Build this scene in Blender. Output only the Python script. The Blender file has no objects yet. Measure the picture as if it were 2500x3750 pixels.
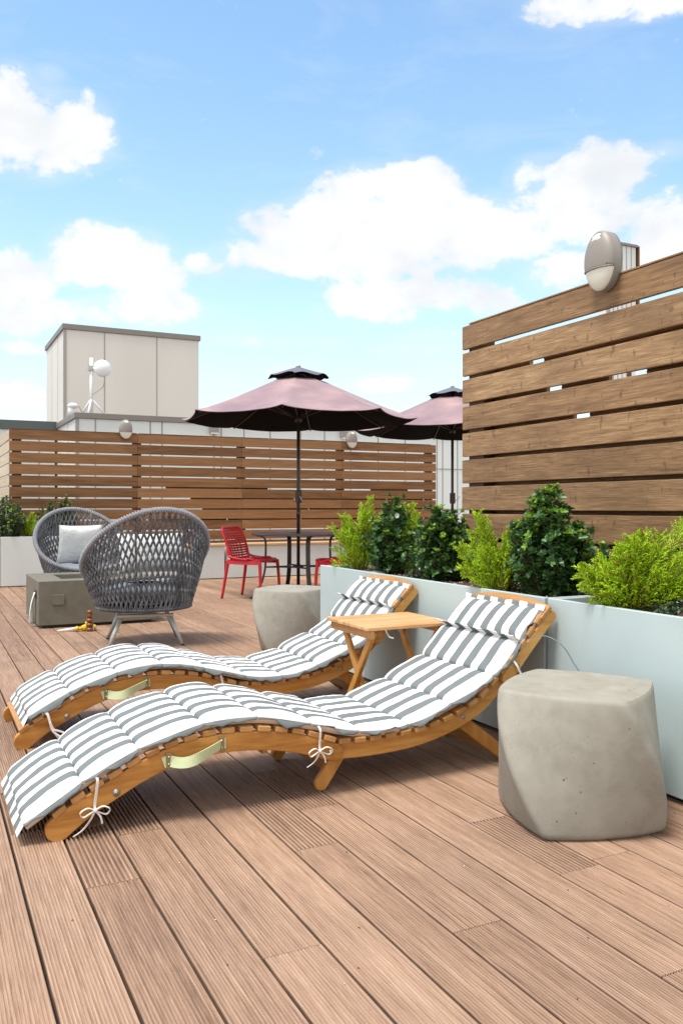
import bpy, math, random
from math import sin, cos, pi, radians, sqrt, atan2, floor
from mathutils import Vector, Matrix, noise
random.seed(7)
C = bpy.context.scene.collection
F = 1950.0; H = 1.05; S, K = .4431, .8965      # camera facts used only to place things on the ground
def cw(X, Y): return (K*X+S*Y, -S*X+K*Y)       # camera-aligned plan -> deck-aligned plan
def lerp(a, b, t): return a+(b-a)*t
def sm(t): t = max(0, min(1, t)); return t*t*(3-2*t)

# ------------------------------------------------------------------ mesh builder
class MB:
    def __init__(s): s.v = []; s.f = []; s.m = []; s.uv = {}; s.sm = []
    def add(s, vs, fs, mi=0, smooth=False, uvs=None):
        o = len(s.v); s.v += [tuple(p) for p in vs]
        for i, f in enumerate(fs):
            if uvs: s.uv[len(s.f)] = uvs[i]
            s.f.append(tuple(o+k for k in f)); s.m.append(mi); s.sm.append(smooth)
    def box(s, x0, x1, y0, y1, z0, z1, mi=0, M=None):
        vs = [Vector((x, y, z)) for z in (z0, z1) for y in (y0, y1) for x in (x0, x1)]
        if M: vs = [M @ p for p in vs]
        s.add(vs, [(0,2,3,1),(4,5,7,6),(0,1,5,4),(2,6,7,3),(0,4,6,2),(1,3,7,5)], mi)
    def tube(s, pts, r, n=8, mi=0, caps=True, closed=False):
        pts = [Vector(p) for p in pts]; N = len(pts)
        R = r if isinstance(r, (list, tuple)) else [r]*N
        vs = []; up = None
        for i in range(N):
            if closed: t = pts[(i+1) % N]-pts[i-1]
            else: t = pts[min(i+1, N-1)]-pts[max(i-1, 0)]
            if t.length < 1e-9: t = Vector((0,0,1))
            t.normalize()
            if up is None:
                up = Vector((0,0,1)) if abs(t.z) < .9 else Vector((1,0,0))
            up = (up-t*up.dot(t))
            if up.length < 1e-6: up = t.orthogonal()
            up.normalize(); b = t.cross(up)
            for k in range(n):
                a = 2*pi*k/n; vs.append(pts[i]+(up*cos(a)+b*sin(a))*R[i])
        fs = []
        for i in range(N if closed else N-1):
            j = (i+1) % N
            for k in range(n):
                l = (k+1) % n; fs.append((i*n+k, i*n+l, j*n+l, j*n+k))
        if caps and not closed: fs += [tuple(range(n-1, -1, -1)), tuple((N-1)*n+k for k in range(n))]
        s.add(vs, fs, mi, True)
    def ribbon(s, pts, wdir, w, t, mi=0, closed=False):      # rectangular section swept along pts
        pts = [Vector(p) for p in pts]; N = len(pts); vs = []
        for i in range(N):
            d = (pts[min(i+1, N-1)]-pts[max(i-1, 0)]).normalized()
            W = Vector(wdir(i) if callable(wdir) else wdir); W = (W-d*W.dot(d)).normalized(); n = d.cross(W)
            for a, b in ((-1,-1),(1,-1),(1,1),(-1,1)): vs.append(pts[i]+W*a*w/2+n*b*t/2)
        fs = [(0,1,2,3), tuple((N-1)*4+k for k in (3,2,1,0))]
        for i in range(N-1):
            for k in range(4):
                l = (k+1) % 4; fs.append((i*4+k, i*4+l, i*4+4+l, i*4+4+k)[::-1])
        s.add(vs, fs, mi)
    def prism(s, poly, f0, f1, mi=0):                           # poly of 2D pts; f0,f1 map (p)->3D
        n = len(poly); vs = [f0(p) for p in poly]+[f1(p) for p in poly]
        fs = [tuple(range(n-1, -1, -1)), tuple(range(n, 2*n))]+[(i, (i+1) % n, n+(i+1) % n, n+i) for i in range(n)]
        s.add(vs, fs, mi)
    def lathe(s, prof, cx, cy, n=24, mi=0):
        vs = []
        for r, z in prof:
            for k in range(n): a = 2*pi*k/n; vs.append((cx+r*cos(a), cy+r*sin(a), z))
        fs = []
        for i in range(len(prof)-1):
            for k in range(n): l = (k+1) % n; fs.append((i*n+k, i*n+l, (i+1)*n+l, (i+1)*n+k))
        fs += [tuple(range(n-1, -1, -1)), tuple((len(prof)-1)*n+k for k in range(n))]
        s.add(vs, fs, mi, True)
    def grid(s, fn, nu, nv, mi=0, closeu=False, uv=None, smooth=True):
        vs = [fn(i/nu, j/nv) for j in range(nv+1) for i in range(nu if closeu else nu+1)]
        w = nu if closeu else nu+1; fs = []; us = [] if uv else None
        for j in range(nv):
            for i in range(nu):
                i2 = (i+1) % w if closeu else i+1
                fs.append((j*w+i, j*w+i2, (j+1)*w+i2, (j+1)*w+i))
                if uv: us.append([uv(i/nu, j/nv), uv((i+1)/nu, j/nv), uv((i+1)/nu, (j+1)/nv), uv(i/nu, (j+1)/nv)])
        s.add(vs, fs, mi, smooth, us)
    def build(s, name, mats, parent=None, bevel=0, fix=True, loc=None, rz=0, seg=2, wn=False):
        me = bpy.data.meshes.new(name); me.from_pydata(s.v, [], s.f)
        for m in (mats if isinstance(mats, (list, tuple)) else [mats]): me.materials.append(m)
        me.polygons.foreach_set('material_index', s.m); me.polygons.foreach_set('use_smooth', s.sm)
        if s.uv:
            ul = me.uv_layers.new(name='UVMap')
            for p in me.polygons:
                u = s.uv.get(p.index)
                if u:
                    for k, li in enumerate(p.loop_indices): ul.data[li].uv = u[k]
        me.update()
        if fix:
            import bmesh
            bm = bmesh.new(); bm.from_mesh(me); bmesh.ops.recalc_face_normals(bm, faces=bm.faces); bm.to_mesh(me); bm.free()
        o = bpy.data.objects.new(name, me); C.objects.link(o)
        if parent: o.parent = parent
        if loc: o.location = loc
        o.rotation_euler = (0, 0, rz)
        if bevel:
            b = o.modifiers.new('bevel', 'BEVEL'); b.width = bevel; b.segments = seg; b.limit_method = 'ANGLE'; b.angle_limit = radians(40); b.harden_normals = False
        return o
def tag(o, label=None, cat=None, group=None, kind=None):
    if label: o['label'] = label
    if cat: o['category'] = cat
    if group: o['group'] = group
    if kind: o['kind'] = kind
    return o
def thing(name, label, cat, loc=(0,0,0), rz=0, group=None):
    o = bpy.data.objects.new(name, None); C.objects.link(o); o.empty_display_size = .1
    o.location = loc; o.rotation_euler = (0, 0, rz); return tag(o, label, cat, group)
def copy_tree(o, parent=None):
    c = o.copy(); C.objects.link(c); c.parent = parent
    for ch in list(o.children): copy_tree(ch, c)
    return c
def crom(P, n=8):
    P = [Vector(p) for p in P]; out = []
    for i in range(len(P)-1):
        p0 = P[max(i-1, 0)]; p1 = P[i]; p2 = P[i+1]; p3 = P[min(i+2, len(P)-1)]
        for k in range(n):
            t = k/n; out.append(.5*((2*p1)+(p2-p0)*t+(2*p0-5*p1+4*p2-p3)*t*t+(3*p1-p0-3*p2+p3)*t**3))
    out.append(P[-1]); return out

# ------------------------------------------------------------------ materials
def mat(name, col, rough=.6, metal=0, spec=.5):
    m = bpy.data.materials.new(name); m.use_nodes = True; b = m.node_tree.nodes['Principled BSDF']
    b.inputs['Base Color'].default_value = (*col, 1); b.inputs['Roughness'].default_value = rough
    b.inputs['Metallic'].default_value = metal; b.inputs['Specular IOR Level'].default_value = spec
    return m
class NT:
    def __init__(s, m): s.m = m; s.t = m.node_tree; s.b = s.t.nodes.get('Principled BSDF')
    def n(s, ty, **kw):
        x = s.t.nodes.new(ty)
        for k, v in kw.items():
            if k.startswith('_'): setattr(x, k[1:], v)
            else: x.inputs[k.replace('__', ' ')].default_value = v
        return x
    def l(s, a, b): s.t.links.new(a, b)
    def math(s, op, a, b=None, c=None, clamp=False):
        x = s.t.nodes.new('ShaderNodeMath'); x.operation = op; x.use_clamp = clamp
        for i, v in enumerate((a, b, c)):
            if v is None: continue
            if isinstance(v, (int, float)): x.inputs[i].default_value = v
            else: s.l(v, x.inputs[i])
        return x.outputs[0]
    def noise(s, vec, scale, detail=4, rough=.5, dist=0):
        x = s.n('ShaderNodeTexNoise', Scale=scale, Detail=detail, Roughness=rough, Distortion=dist)
        s.l(vec, x.inputs['Vector']); return x.outputs['Fac']
    def mapping(s, vec, sc=(1,1,1), rot=(0,0,0)):
        x = s.t.nodes.new('ShaderNodeMapping'); x.inputs['Scale'].default_value = sc; x.inputs['Rotation'].default_value = rot
        s.l(vec, x.inputs['Vector']); return x.outputs[0]
    def ramp(s, fac, stops, interp='LINEAR'):
        x = s.t.nodes.new('ShaderNodeValToRGB'); e = x.color_ramp.elements; x.color_ramp.interpolation = interp
        while len(e) < len(stops): e.new(.5)
        for i, (p, c) in enumerate(stops): e[i].position = p; e[i].color = (*c, 1) if len(c) == 3 else c
        s.l(fac, x.inputs[0]); return x.outputs[0]
    def mix(s, fac, a, b, blend='MIX'):
        x = s.t.nodes.new('ShaderNodeMix'); x.data_type = 'RGBA'; x.blend_type = blend
        for i, v in ((0, fac), (6, a), (7, b)):
            if isinstance(v, (int, float)): x.inputs[i].default_value = v
            elif isinstance(v, tuple): x.inputs[i].default_value = (*v, 1)
            else: s.l(v, x.inputs[i])
        return x.outputs[2]
    def coord(s, o='Object'): return s.n('ShaderNodeTexCoord').outputs[o]
    def rnd(s): return s.n('ShaderNodeNewGeometry').outputs['Random Per Island']
    def color(s, c): s.l(c, s.b.inputs['Base Color'])
    def bump(s, h, strength=.3, dist=.005):
        x = s.n('ShaderNodeBump', Strength=strength, Distance=dist); s.l(h, x.inputs['Height']); s.l(x.outputs[0], s.b.inputs['Normal'])
def g3(c, k): return tuple(v*k for v in c)

def wood(name, c0, c1, c2, along, rough=.55, fine=60, streak=1.2, bump=.25, island=.35, knots=False):
    m = mat(name, c1, rough, spec=.35); t = NT(m); co = t.coord()
    off = t.n('ShaderNodeVectorMath', _operation='SCALE'); off.inputs[0].default_value = (13, 7, 5)
    r = t.rnd(); t.l(r, off.inputs['Scale'])
    ad = t.n('ShaderNodeVectorMath', _operation='ADD'); t.l(co, ad.inputs[0]); t.l(off.outputs[0], ad.inputs[1])
    sc = [fine]*3; sc['xyz'.index(along)] = streak*2
    sc2 = [fine*.25]*3; sc2['xyz'.index(along)] = streak*.6
    a = t.noise(t.mapping(ad.outputs[0], sc), 1, 5, .6, .3); b = t.noise(t.mapping(ad.outputs[0], sc2), 1, 4, .6, .6)
    f = t.math('ADD', t.math('MULTIPLY', a, .55), t.math('MULTIPLY', b, .45))
    f = t.math('ADD', f, t.math('MULTIPLY', t.math('SUBTRACT', r, .5), island*.45))
    col = t.ramp(f, [(.3, c0), (.5, c1), (.7, c2)])
    if knots:
        sk = [18, 18, 18]; sk['xyz'.index(along)] = 34
        k = t.noise(t.mapping(ad.outputs[0], sk), 1, 2, .5, .2)
        sk = [7, 7, 7]; sk['xyz'.index(along)] = 2.2
        k2 = t.noise(t.mapping(ad.outputs[0], sk), 1, 2, .5, 0)
        col = t.mix(t.math('MULTIPLY', t.ramp(k, [(.63, (0,0,0)), (.72, (1,1,1))]), .55), col, g3(c0, .6))
        col = t.mix(t.math('MULTIPLY', t.ramp(k2, [(.45, (0,0,0)), (.65, (1,1,1))]), .45), col, g3(c0, 1.0))
    t.color(col); t.bump(a, bump, .003); return m

M = {}
M['deck'] = mat('deck_wood', (.4,.28,.2), .62, spec=.3)
M['fence'] = wood('fence_wood', (.14,.076,.034), (.29,.168,.08), (.48,.31,.165), 'y', .6, 150, 4.5, .5, .4, True)
M['fence_far'] = wood('fence_wood_red', (.13,.06,.022), (.24,.115,.043), (.32,.165,.07), 'x', .6, 40, 1.2, .2, .6)
M['fence_side'] = wood('fence_wood_pale', (.42,.33,.22), (.52,.42,.3), (.6,.5,.38), 'y', .6, 40, 1.2, .2, .5)
M['post'] = mat('post_wood', (.09,.045,.022), .7)
M['teak'] = wood('oiled_teak', (.34,.13,.025), (.56,.26,.058), (.72,.40,.125), 'x', .46, 38, 2.0, .15, .35)
M['teak_y'] = wood('teak_cross_grain', (.34,.16,.05), (.47,.23,.075), (.58,.32,.12), 'y', .42, 34, 2.5, .1, .7)
M['teak_z'] = wood('teak_upright_grain', (.38,.16,.03), (.52,.24,.055), (.62,.32,.09), 'z', .4, 30, 2.5, .08, .35)
M['table_teak'] = wood('table_top_teak', (.44,.215,.08), (.62,.345,.15), (.74,.47,.24), 'x', .45, 36, 2.5, .1, .5)
M['bench_wood'] = wood('bench_wood', (.45,.26,.14), (.58,.36,.2), (.66,.44,.27), 'x', .5, 36, 1.5, .1, .5)
M['brass'] = mat('brass', (.55,.42,.2), .35, .9)
M['galv'] = mat('bronze_plate', (.32,.27,.17), .45, .8)
M['strap'] = mat('green_webbing', (.56,.62,.36), .85)
t = NT(M['strap']); t.bump(t.noise(t.mapping(t.coord(), (300,300,300)), 1, 1), .5, .002)
M['tie'] = mat('cotton_tie', (.78,.74,.68), .9)
M['lining'] = mat('cushion_lining', (.74,.65,.56), .9)
M['steel'] = mat('screw_metal', (.45,.42,.36), .35, .9)

def m_deck():
    m = M['deck']; t = NT(m); co = t.coord(); r = t.rnd()
    off = t.n('ShaderNodeVectorMath', _operation='SCALE'); off.inputs[0].default_value = (3, 17, 5); t.l(r, off.inputs['Scale'])
    ad = t.n('ShaderNodeVectorMath', _operation='ADD'); t.l(co, ad.inputs[0]); t.l(off.outputs[0], ad.inputs[1])
    v = ad.outputs[0]
    a = t.noise(t.mapping(v, (130, 4.5, 1)), 1, 5, .7, .5); b = t.noise(t.mapping(v, (22, .5, 1)), 1, 4, .6, .6)
    e = t.noise(t.mapping(v, (380, 9, 1)), 1, 3, .7)
    f = t.math('ADD', t.math('MULTIPLY', a, .45), t.math('ADD', t.math('MULTIPLY', b, .22), t.math('MULTIPLY', e, .33)))
    f = t.math('ADD', f, t.math('MULTIPLY', t.math('SUBTRACT', r, .5), .08))
    col = t.ramp(f, [(.34, (.165,.095,.058)), (.46, (.33,.207,.136)), (.57, (.44,.29,.198)), (.72, (.60,.435,.312))])
    big = t.noise(t.mapping(co, (.9,.9,.9)), 1, 3, .6)
    wet = t.ramp(big, [(.38, (.86,.85,.85)), (.6, (1.02,1,.99))])
    col = t.mix(1.0, col, wet, 'MULTIPLY')
    sz = t.n('ShaderNodeSeparateXYZ'); t.l(co, sz.inputs[0])
    dn = t.ramp(t.noise(t.mapping(co, (30, 6, 1)), 1, 4, .7), [(.3, (.4,.4,.4)), (.66, (1,1,1))])
    gd = t.math('MULTIPLY', t.math('MULTIPLY', t.math('SUBTRACT', -.0005, sz.outputs[2]), 420, None, True), t.math('MULTIPLY', dn, .72))   # darker colour low in the grooves, broken up by noise
    col = t.mix(gd, col, (.10,.062,.045))
    # little dark specks and dust
    sp = t.noise(t.mapping(co, (90,90,90)), 1, 2, .5); col = t.mix(t.math('MULTIPLY', t.ramp(sp, [(.72,(0,0,0)),(.78,(1,1,1))]), .5), col, (.12,.09,.07))
    t.color(col); t.bump(t.math('ADD', a, e), .45, .003)
    t.l(t.math('ADD', t.math('MULTIPLY', b, .3), .45), t.b.inputs['Roughness'])
m_deck()
def concrete(name, c, dark, spot=True, sc=1.0):
    m = mat(name, c, .62, spec=.4); t = NT(m); co = t.coord()
    a = t.noise(co, 5*sc, 6, .6, .4); b = t.noise(co, 16*sc, 5, .6, .2); e = t.noise(co, 160*sc, 2)
    f = t.math('ADD', t.math('MULTIPLY', a, .6), t.math('MULTIPLY', b, .4))
    col = t.ramp(f, [(.36, dark), (.5, c), (.66, tuple(min(1, v*1.15) for v in c))])
    h = t.math('ADD', t.math('MULTIPLY', b, .6), t.math('MULTIPLY', e, .15))
    if spot:
        vo = t.n('ShaderNodeTexVoronoi', Scale=30*sc); t.l(co, vo.inputs['Vector'])
        gate = t.ramp(t.noise(co, 7*sc, 3, .6), [(.52, (0,0,0)), (.6, (1,1,1))])
        gate2 = t.ramp(t.noise(co, 22*sc, 1, .6), [(.5, (0,0,0)), (.56, (1,1,1))])
        pit = t.math('MULTIPLY', t.math('MULTIPLY', t.math('LESS_THAN', vo.outputs['Distance'], .12), gate), gate2)
        v2 = t.n('ShaderNodeTexVoronoi', Scale=85*sc); t.l(co, v2.inputs['Vector'])
        p2 = t.math('MULTIPLY', t.math('LESS_THAN', v2.outputs['Distance'], .17), t.ramp(t.noise(co, 11*sc, 3, .7), [(.5, (0,0,0)), (.58, (1,1,1))]))
        pit = t.math('MAXIMUM', pit, t.math('MULTIPLY', p2, .45))
        col = t.mix(t.math('MULTIPLY', pit, .8), col, (.07,.06,.05)); h = t.math('SUBTRACT', h, pit)
    t.color(col); t.bump(h, .25, .004); return m
M['concrete'] = concrete('cast_concrete', (.315,.296,.248), (.265,.245,.20))
M['firepit'] = concrete('olive_concrete', (.165,.148,.112), (.14,.127,.096), False)
M['planter'] = mat('painted_planter', (.555,.635,.635), .38, spec=.5)
t = NT(M['planter']); n_ = t.noise(t.coord(), 2.2, 3); t.color(t.ramp(n_, [(.35, (.44,.53,.535)), (.65, (.49,.585,.585))])); t.bump(t.noise(t.coord(), 90, 2), .03, .002)
M['planter_far'] = mat('painted_planter_white', (.66,.68,.655), .45)
t = NT(M['planter_far']); t.color(t.ramp(t.noise(t.coord(), 1.3, 4), [(.35, (.62,.65,.62)), (.65, (.70,.715,.69))]))
M['plinth'] = mat('dark_reveal', (.03,.03,.028), .7)
def m_panel(name, c, sc=.4):
    m = mat(name, c, .55); t = NT(m); co = t.coord()
    a = t.noise(t.mapping(co, (.5*sc, .5*sc, .12*sc)), 4, 4); t.color(t.ramp(a, [(.3, g3(c, .92)), (.7, g3(c, 1.05))]))
    return m
M['panel'] = m_panel('cladding_panel', (.575,.545,.485)); M['panel_l'] = m_panel('cladding_light', (.68,.68,.645))
M['panel_b'] = m_panel('cladding_warm', (.66,.61,.545))
M['seam'] = mat('panel_joint', (.33,.31,.27), .7)
M['coping'] = mat('coping_metal', (.22,.19,.165), .5, .2); M['coping_d'] = mat('coping_dark', (.09,.1,.095), .5, .2)
M['white'] = mat('white_plastic', (.8,.8,.79), .35); M['cable'] = mat('grey_cable', (.35,.34,.32), .6)
M['roof'] = mat('roof_membrane', (.35,.34,.32), .85)
t = NT(M['roof']); t.color(t.ramp(t.noise(t.coord(), .6, 5), [(.3, (.28,.27,.26)), (.7, (.42,.41,.39))]))
M['brick'] = mat('brick', (.3,.1,.06), .8)
t = NT(M['brick']); bt = t.n('ShaderNodeTexBrick', Scale=4.5); bt.inputs['Color1'].default_value = (.42,.15,.1,1); bt.inputs['Color2'].default_value = (.35,.12,.08,1); bt.inputs['Mortar'].default_value = (.4,.33,.28,1); t.l(t.mapping(t.coord(), (1,1,1), (pi/2,0,0)), bt.inputs['Vector']); t.color(bt.outputs[0])
def m_canopy():
    m = mat('faded_plum_canvas', (.36,.235,.25), .8, spec=.2); t = NT(m); co = t.coord()
    a = t.noise(co, 2.2, 3, .5); b = t.noise(co, 60, 2)
    t.color(t.ramp(a, [(.3, (.225,.145,.17)), (.5, (.29,.19,.205)), (.72, (.42,.275,.26))])); t.bump(t.math('ADD', t.math('MULTIPLY', a, 2), t.math('MULTIPLY', b, .1)), .3, .02)
    t.b.inputs['Sheen Weight'].default_value = .2; return m
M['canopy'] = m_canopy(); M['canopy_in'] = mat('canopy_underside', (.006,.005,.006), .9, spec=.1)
M['vent'] = mat('navy_canvas', (.13,.13,.165), .8); t = NT(M['vent']); t.bump(t.noise(t.coord(), 6, 3), .4, .02)
M['bronze'] = mat('bronze_powder_coat', (.045,.036,.03), .42, .3)
M['tabletop'] = mat('table_enamel', (.115,.09,.085), .35, .2)
M['red'] = mat('red_polypropylene', (.56,.012,.022), .38); t = NT(M['red']); t.bump(t.noise(t.coord(), 150, 1), .04, .002)
def m_rope():
    m = mat('grey_rope', (.15,.155,.17), .85); t = NT(m); co = t.coord()
    a = t.noise(co, 9, 3); w = t.noise(co, 260, 2)
    t.color(t.ramp(t.math('ADD', t.math('MULTIPLY', a, .5), t.math('MULTIPLY', w, .5)), [(.35, (.055,.057,.062)), (.5, (.118,.121,.13)), (.66, (.24,.243,.255))])); t.bump(w, .6, .004); return m
M['rope'] = m_rope()
M['rope_l'] = mat('pale_rope', (.3,.31,.34), .85); t = NT(M['rope_l']); w_ = t.noise(t.coord(), 220, 2); t.color(t.ramp(w_, [(.35, (.17,.175,.19)), (.62, (.36,.365,.39))])); t.bump(w_, .6, .004)
M['legmetal'] = mat('light_grey_metal', (.46,.47,.44), .45, .2)
M['seatpad'] = mat('slate_seat_fabric', (.17,.20,.23), .95); t = NT(M['seatpad']); t.bump(t.noise(t.coord(), 14, 3), .3, .02)
M['pillow'] = mat('white_pillow_fabric', (.72,.74,.73), .95); t = NT(M['pillow']); t.bump(t.noise(t.coord(), 7, 4, .6, .6), .7, .03)
M['lamp'] = mat('lamp_housing', (.27,.245,.215), .5, .1); M['lens'] = mat('lamp_lens', (.74,.72,.62), .25)
M['yellow'] = mat('yellow_plastic', (.75,.47,.02), .4); M['copper'] = mat('copper_brown', (.24,.1,.035), .4, .4)
def m_cushion():
    m = mat('striped_canvas', (.8,.8,.78), .92, spec=.15); t = NT(m)
    uv = t.n('ShaderNodeTexCoord').outputs['UV']; sx = t.n('ShaderNodeSeparateXYZ'); t.l(uv, sx.inputs[0])
    u = sx.outputs[0]                      # 0..1 across, near edge = 0 ; >1.5 means edge binding
    p = t.math('FRACT', t.math('MULTIPLY', t.math('ADD', u, -.055), 5.45))
    st = t.math('LESS_THAN', t.math('ABSOLUTE', t.math('SUBTRACT', p, .55)), .25)
    st = t.math('MULTIPLY', st, t.math('MULTIPLY', t.math('GREATER_THAN', u, .06), t.math('LESS_THAN', u, .97)))
    bind = t.math('GREATER_THAN', u, 1.5); f = t.math('MAXIMUM', st, bind)
    wv = t.noise(t.mapping(t.coord(), (500,500,500)), 1, 1); g = t.mix(wv, (.14,.157,.162), (.195,.215,.22))
    so = t.noise(t.coord(), 9, 3); wht = t.mix(so, (.76,.745,.72), (.84,.83,.81))
    t.color(t.mix(f, wht, g)); 
    cr = t.noise(t.mapping(t.coord(), (9,26,9)), 1, 4, .6, 1.2)
    t.bump(t.math('ADD', cr, t.math('MULTIPLY', wv, .06)), .28, .012); return m
M['stripe'] = m_cushion()
def m_leaf(name, c0, c1, c2, rough=.35, trans=.15):
    m = mat(name, c1, rough, spec=.4); t = NT(m)
    t.color(t.ramp(t.rnd(), [(0, c0), (.5, c1), (1, c2)])); t.b.inputs['Transmission Weight'].default_value = 0
    t.b.inputs['Subsurface Weight'].default_value = 0
    tr = t.n('ShaderNodeBsdfTranslucent'); tr.inputs[0].default_value = (*g3(c2, 1.3), 1)
    ms = t.n('ShaderNodeMixShader'); ms.inputs[0].default_value = trans
    out = t.t.nodes['Material Output']; t.l(t.b.outputs[0], ms.inputs[1]); t.l(tr.outputs[0], ms.inputs[2]); t.l(ms.outputs[0], out.inputs[0]); return m
M['leaf'] = m_leaf('dark_leaf', (.014,.045,.015), (.042,.115,.028), (.11,.23,.055), .36)
M['leaf_y'] = m_leaf('young_leaf', (.10,.23,.02), (.2,.36,.035), (.33,.48,.06), .45, .25)
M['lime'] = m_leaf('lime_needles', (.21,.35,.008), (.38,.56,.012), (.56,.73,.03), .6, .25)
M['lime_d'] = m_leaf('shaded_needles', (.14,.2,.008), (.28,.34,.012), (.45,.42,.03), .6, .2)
M['leaf_g'] = m_leaf('grey_green_leaf', (.05,.11,.05), (.09,.17,.08), (.16,.25,.13), .6, .2)
M['leaf_far'] = m_leaf('olive_leaf', (.03,.07,.025), (.06,.11,.04), (.22,.27,.12), .5)
M['bark'] = mat('bark', (.12,.075,.045), .9)
def m_soil():
    m = mat('soil', (.06,.035,.022), .95); t = NT(m); co = t.coord()
    a = t.noise(co, 45, 4, .7); vo = t.n('ShaderNodeTexVoronoi', Scale=75); t.l(co, vo.inputs['Vector'])
    pf = t.math('MULTIPLY', t.math('LESS_THAN', vo.outputs['Distance'], .3), t.math('GREATER_THAN', t.noise(co, 33, 1), .54))
    t.color(t.mix(pf, t.ramp(a, [(.3, (.03,.017,.011)), (.6, (.11,.065,.042)), (.8, (.2,.13,.09))]), (.5,.44,.38))); t.bump(t.math('ADD', a, pf), 1, .02); return m
M['soil'] = m_soil()
M['chip'] = mat('perlite', (.6,.54,.47), .9); M['mulch'] = mat('bark_mulch', (.09,.045,.028), .95)

# ------------------------------------------------------------------ camera
cam = bpy.data.cameras.new('camera'); co_ = bpy.data.objects.new('camera', cam); C.objects.link(co_)
co_.location = (0, 0, H); co_.rotation_euler = (radians(90), 0, -radians(26.3))
cam.sensor_fit = 'HORIZONTAL'; cam.sensor_width = 36; cam.lens = F/1568*36; cam.shift_y = -11/1568; cam.clip_end = 2000; cam.clip_start = .05
bpy.context.scene.camera = co_

# ------------------------------------------------------------------ world: Nishita + clouds
SUN_EL, SUN_AZ = 69, -104       # azimuth measured clockwise from +Y (towards +X)
w = bpy.data.worlds.new('World'); bpy.context.scene.world = w; w.use_nodes = True
T = NT(w); nt = w.node_tree; nt.nodes.clear()
sky = nt.nodes.new('ShaderNodeTexSky'); sky.sky_type = 'NISHITA'; sky.sun_disc = False
sky.sun_elevation = radians(SUN_EL); sky.sun_rotation = radians(SUN_AZ); sky.air_density = 1.0; sky.dust_density = .7; sky.ozone_density = 2.2
D = T.n('ShaderNodeTexCoord').outputs['Generated']
sx = T.n('ShaderNodeSeparateXYZ'); T.l(D, sx.inputs[0])
az = T.math('ARCTAN2', sx.outputs[0], sx.outputs[1]); el = T.math('ARCSINE', sx.outputs[2])
def azel(px, py):
    u = (px-784)/F; v = (1165-py)/F
    return atan2(u*K+S, -u*S+K), math.atan(v/sqrt(1+u*u))
cmb = T.n('ShaderNodeCombineXYZ'); T.l(az, cmb.inputs[0]); T.l(T.math('MULTIPLY', el, 1.35), cmb.inputs[1])
n1 = T.noise(cmb.outputs[0], 13, 11, .62, .3)
n2 = T.noise(cmb.outputs[0], 34, 6, .55, .1)
clouds = [ # px, py, rx, ry, weight
 (75,300,150,88,1.1),(30,230,75,60,1),(190,300,62,70,.9),(115,170,34,18,.62),
 (1400,-5,170,38,1),(1335,18,70,30,.8),(1540,0,120,30,.8),
 (850,430,110,48,1),(960,440,110,60,1),(740,500,90,60,.95),(880,540,290,95,1.15),(640,590,150,45,.9),(480,605,62,28,.75),(1090,530,150,75,1.05),(1190,560,95,38,.85),
 (860,690,130,55,.95),(1000,670,130,40,.85),(1120,685,75,35,.8),(760,710,60,30,.6),
 (1330,430,120,75,1.05),(1240,400,80,40,.9),(1380,390,95,55,1),(1350,500,130,50,.8),(1495,352,70,20,.65),
 (1535,530,95,75,1.05),(1300,625,105,42,.85),(1440,600,90,60,.8),
 (250,590,130,65,1.1),(330,625,90,45,.9),(170,620,80,40,.85),(30,640,90,65,.95),(30,720,90,45,.85),(330,705,120,45,.9),(190,725,100,40,.8),
 (40,798,60,14,.65),(50,915,80,35,.7),(890,880,80,20,.62),(640,785,190,14,.45),(960,800,160,16,.45),(680,850,60,20,.6),(1000,770,120,16,.45)]
acc = None
for px, py, rx, ry, wt in clouds:
    A0, E0 = azel(px, py); kk = 1/F
    dx = T.math('MULTIPLY', T.math('SUBTRACT', az, A0), 1/(rx*kk*1.05)); dy = T.math('MULTIPLY', T.math('SUBTRACT', el, E0), 1/(ry*kk*1.05))
    d = T.math('SUBTRACT', wt, T.math('MULTIPLY', T.math('ADD', T.math('MULTIPLY', dx, dx), T.math('MULTIPLY', dy, dy)), .62*wt))
    acc = d if acc is None else T.math('SMOOTH_MAX', acc, d, .25)
# unseen clouds over the rest of the dome, added for soft fill light
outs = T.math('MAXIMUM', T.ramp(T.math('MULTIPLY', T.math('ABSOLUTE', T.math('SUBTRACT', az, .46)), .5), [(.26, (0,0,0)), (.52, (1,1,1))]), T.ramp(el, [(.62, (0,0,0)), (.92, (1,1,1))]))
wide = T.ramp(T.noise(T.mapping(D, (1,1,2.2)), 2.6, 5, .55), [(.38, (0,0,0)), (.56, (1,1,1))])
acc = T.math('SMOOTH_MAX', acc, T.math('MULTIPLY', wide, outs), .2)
fld = T.math('ADD', acc, T.math('ADD', T.math('MULTIPLY', T.math('SUBTRACT', n1, .5), 1.9), T.math('MULTIPLY', T.math('SUBTRACT', n2, .5), .75)))
mask = T.ramp(fld, [(.30, (0,0,0)), (.44, (.28,.28,.28)), (.56, (.72,.72,.72)), (.72, (.95,.95,.95)), (.95, (1,1,1))]); 
veil = T.math('MULTIPLY', T.ramp(T.math('ADD', acc, T.math('MULTIPLY', T.math('SUBTRACT', T.noise(T.mapping(cmb.outputs[0], (1, 2.2, 1)), 5, 8, .62, .5), .5), 2.2)), [(-.0, (0,0,0)), (.75, (1,1,1))]), .27)
mask = T.math('MAXIMUM', mask, veil)
hz = T.math('POWER', T.math('SUBTRACT', 1, T.math('ABSOLUTE', sx.outputs[2]), None, True), 5.0)
SKYS = .15
skc = T.n('ShaderNodeHueSaturation', Saturation=1.0, Value=1.0); T.l(sky.outputs[0], skc.inputs['Color'])
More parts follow.
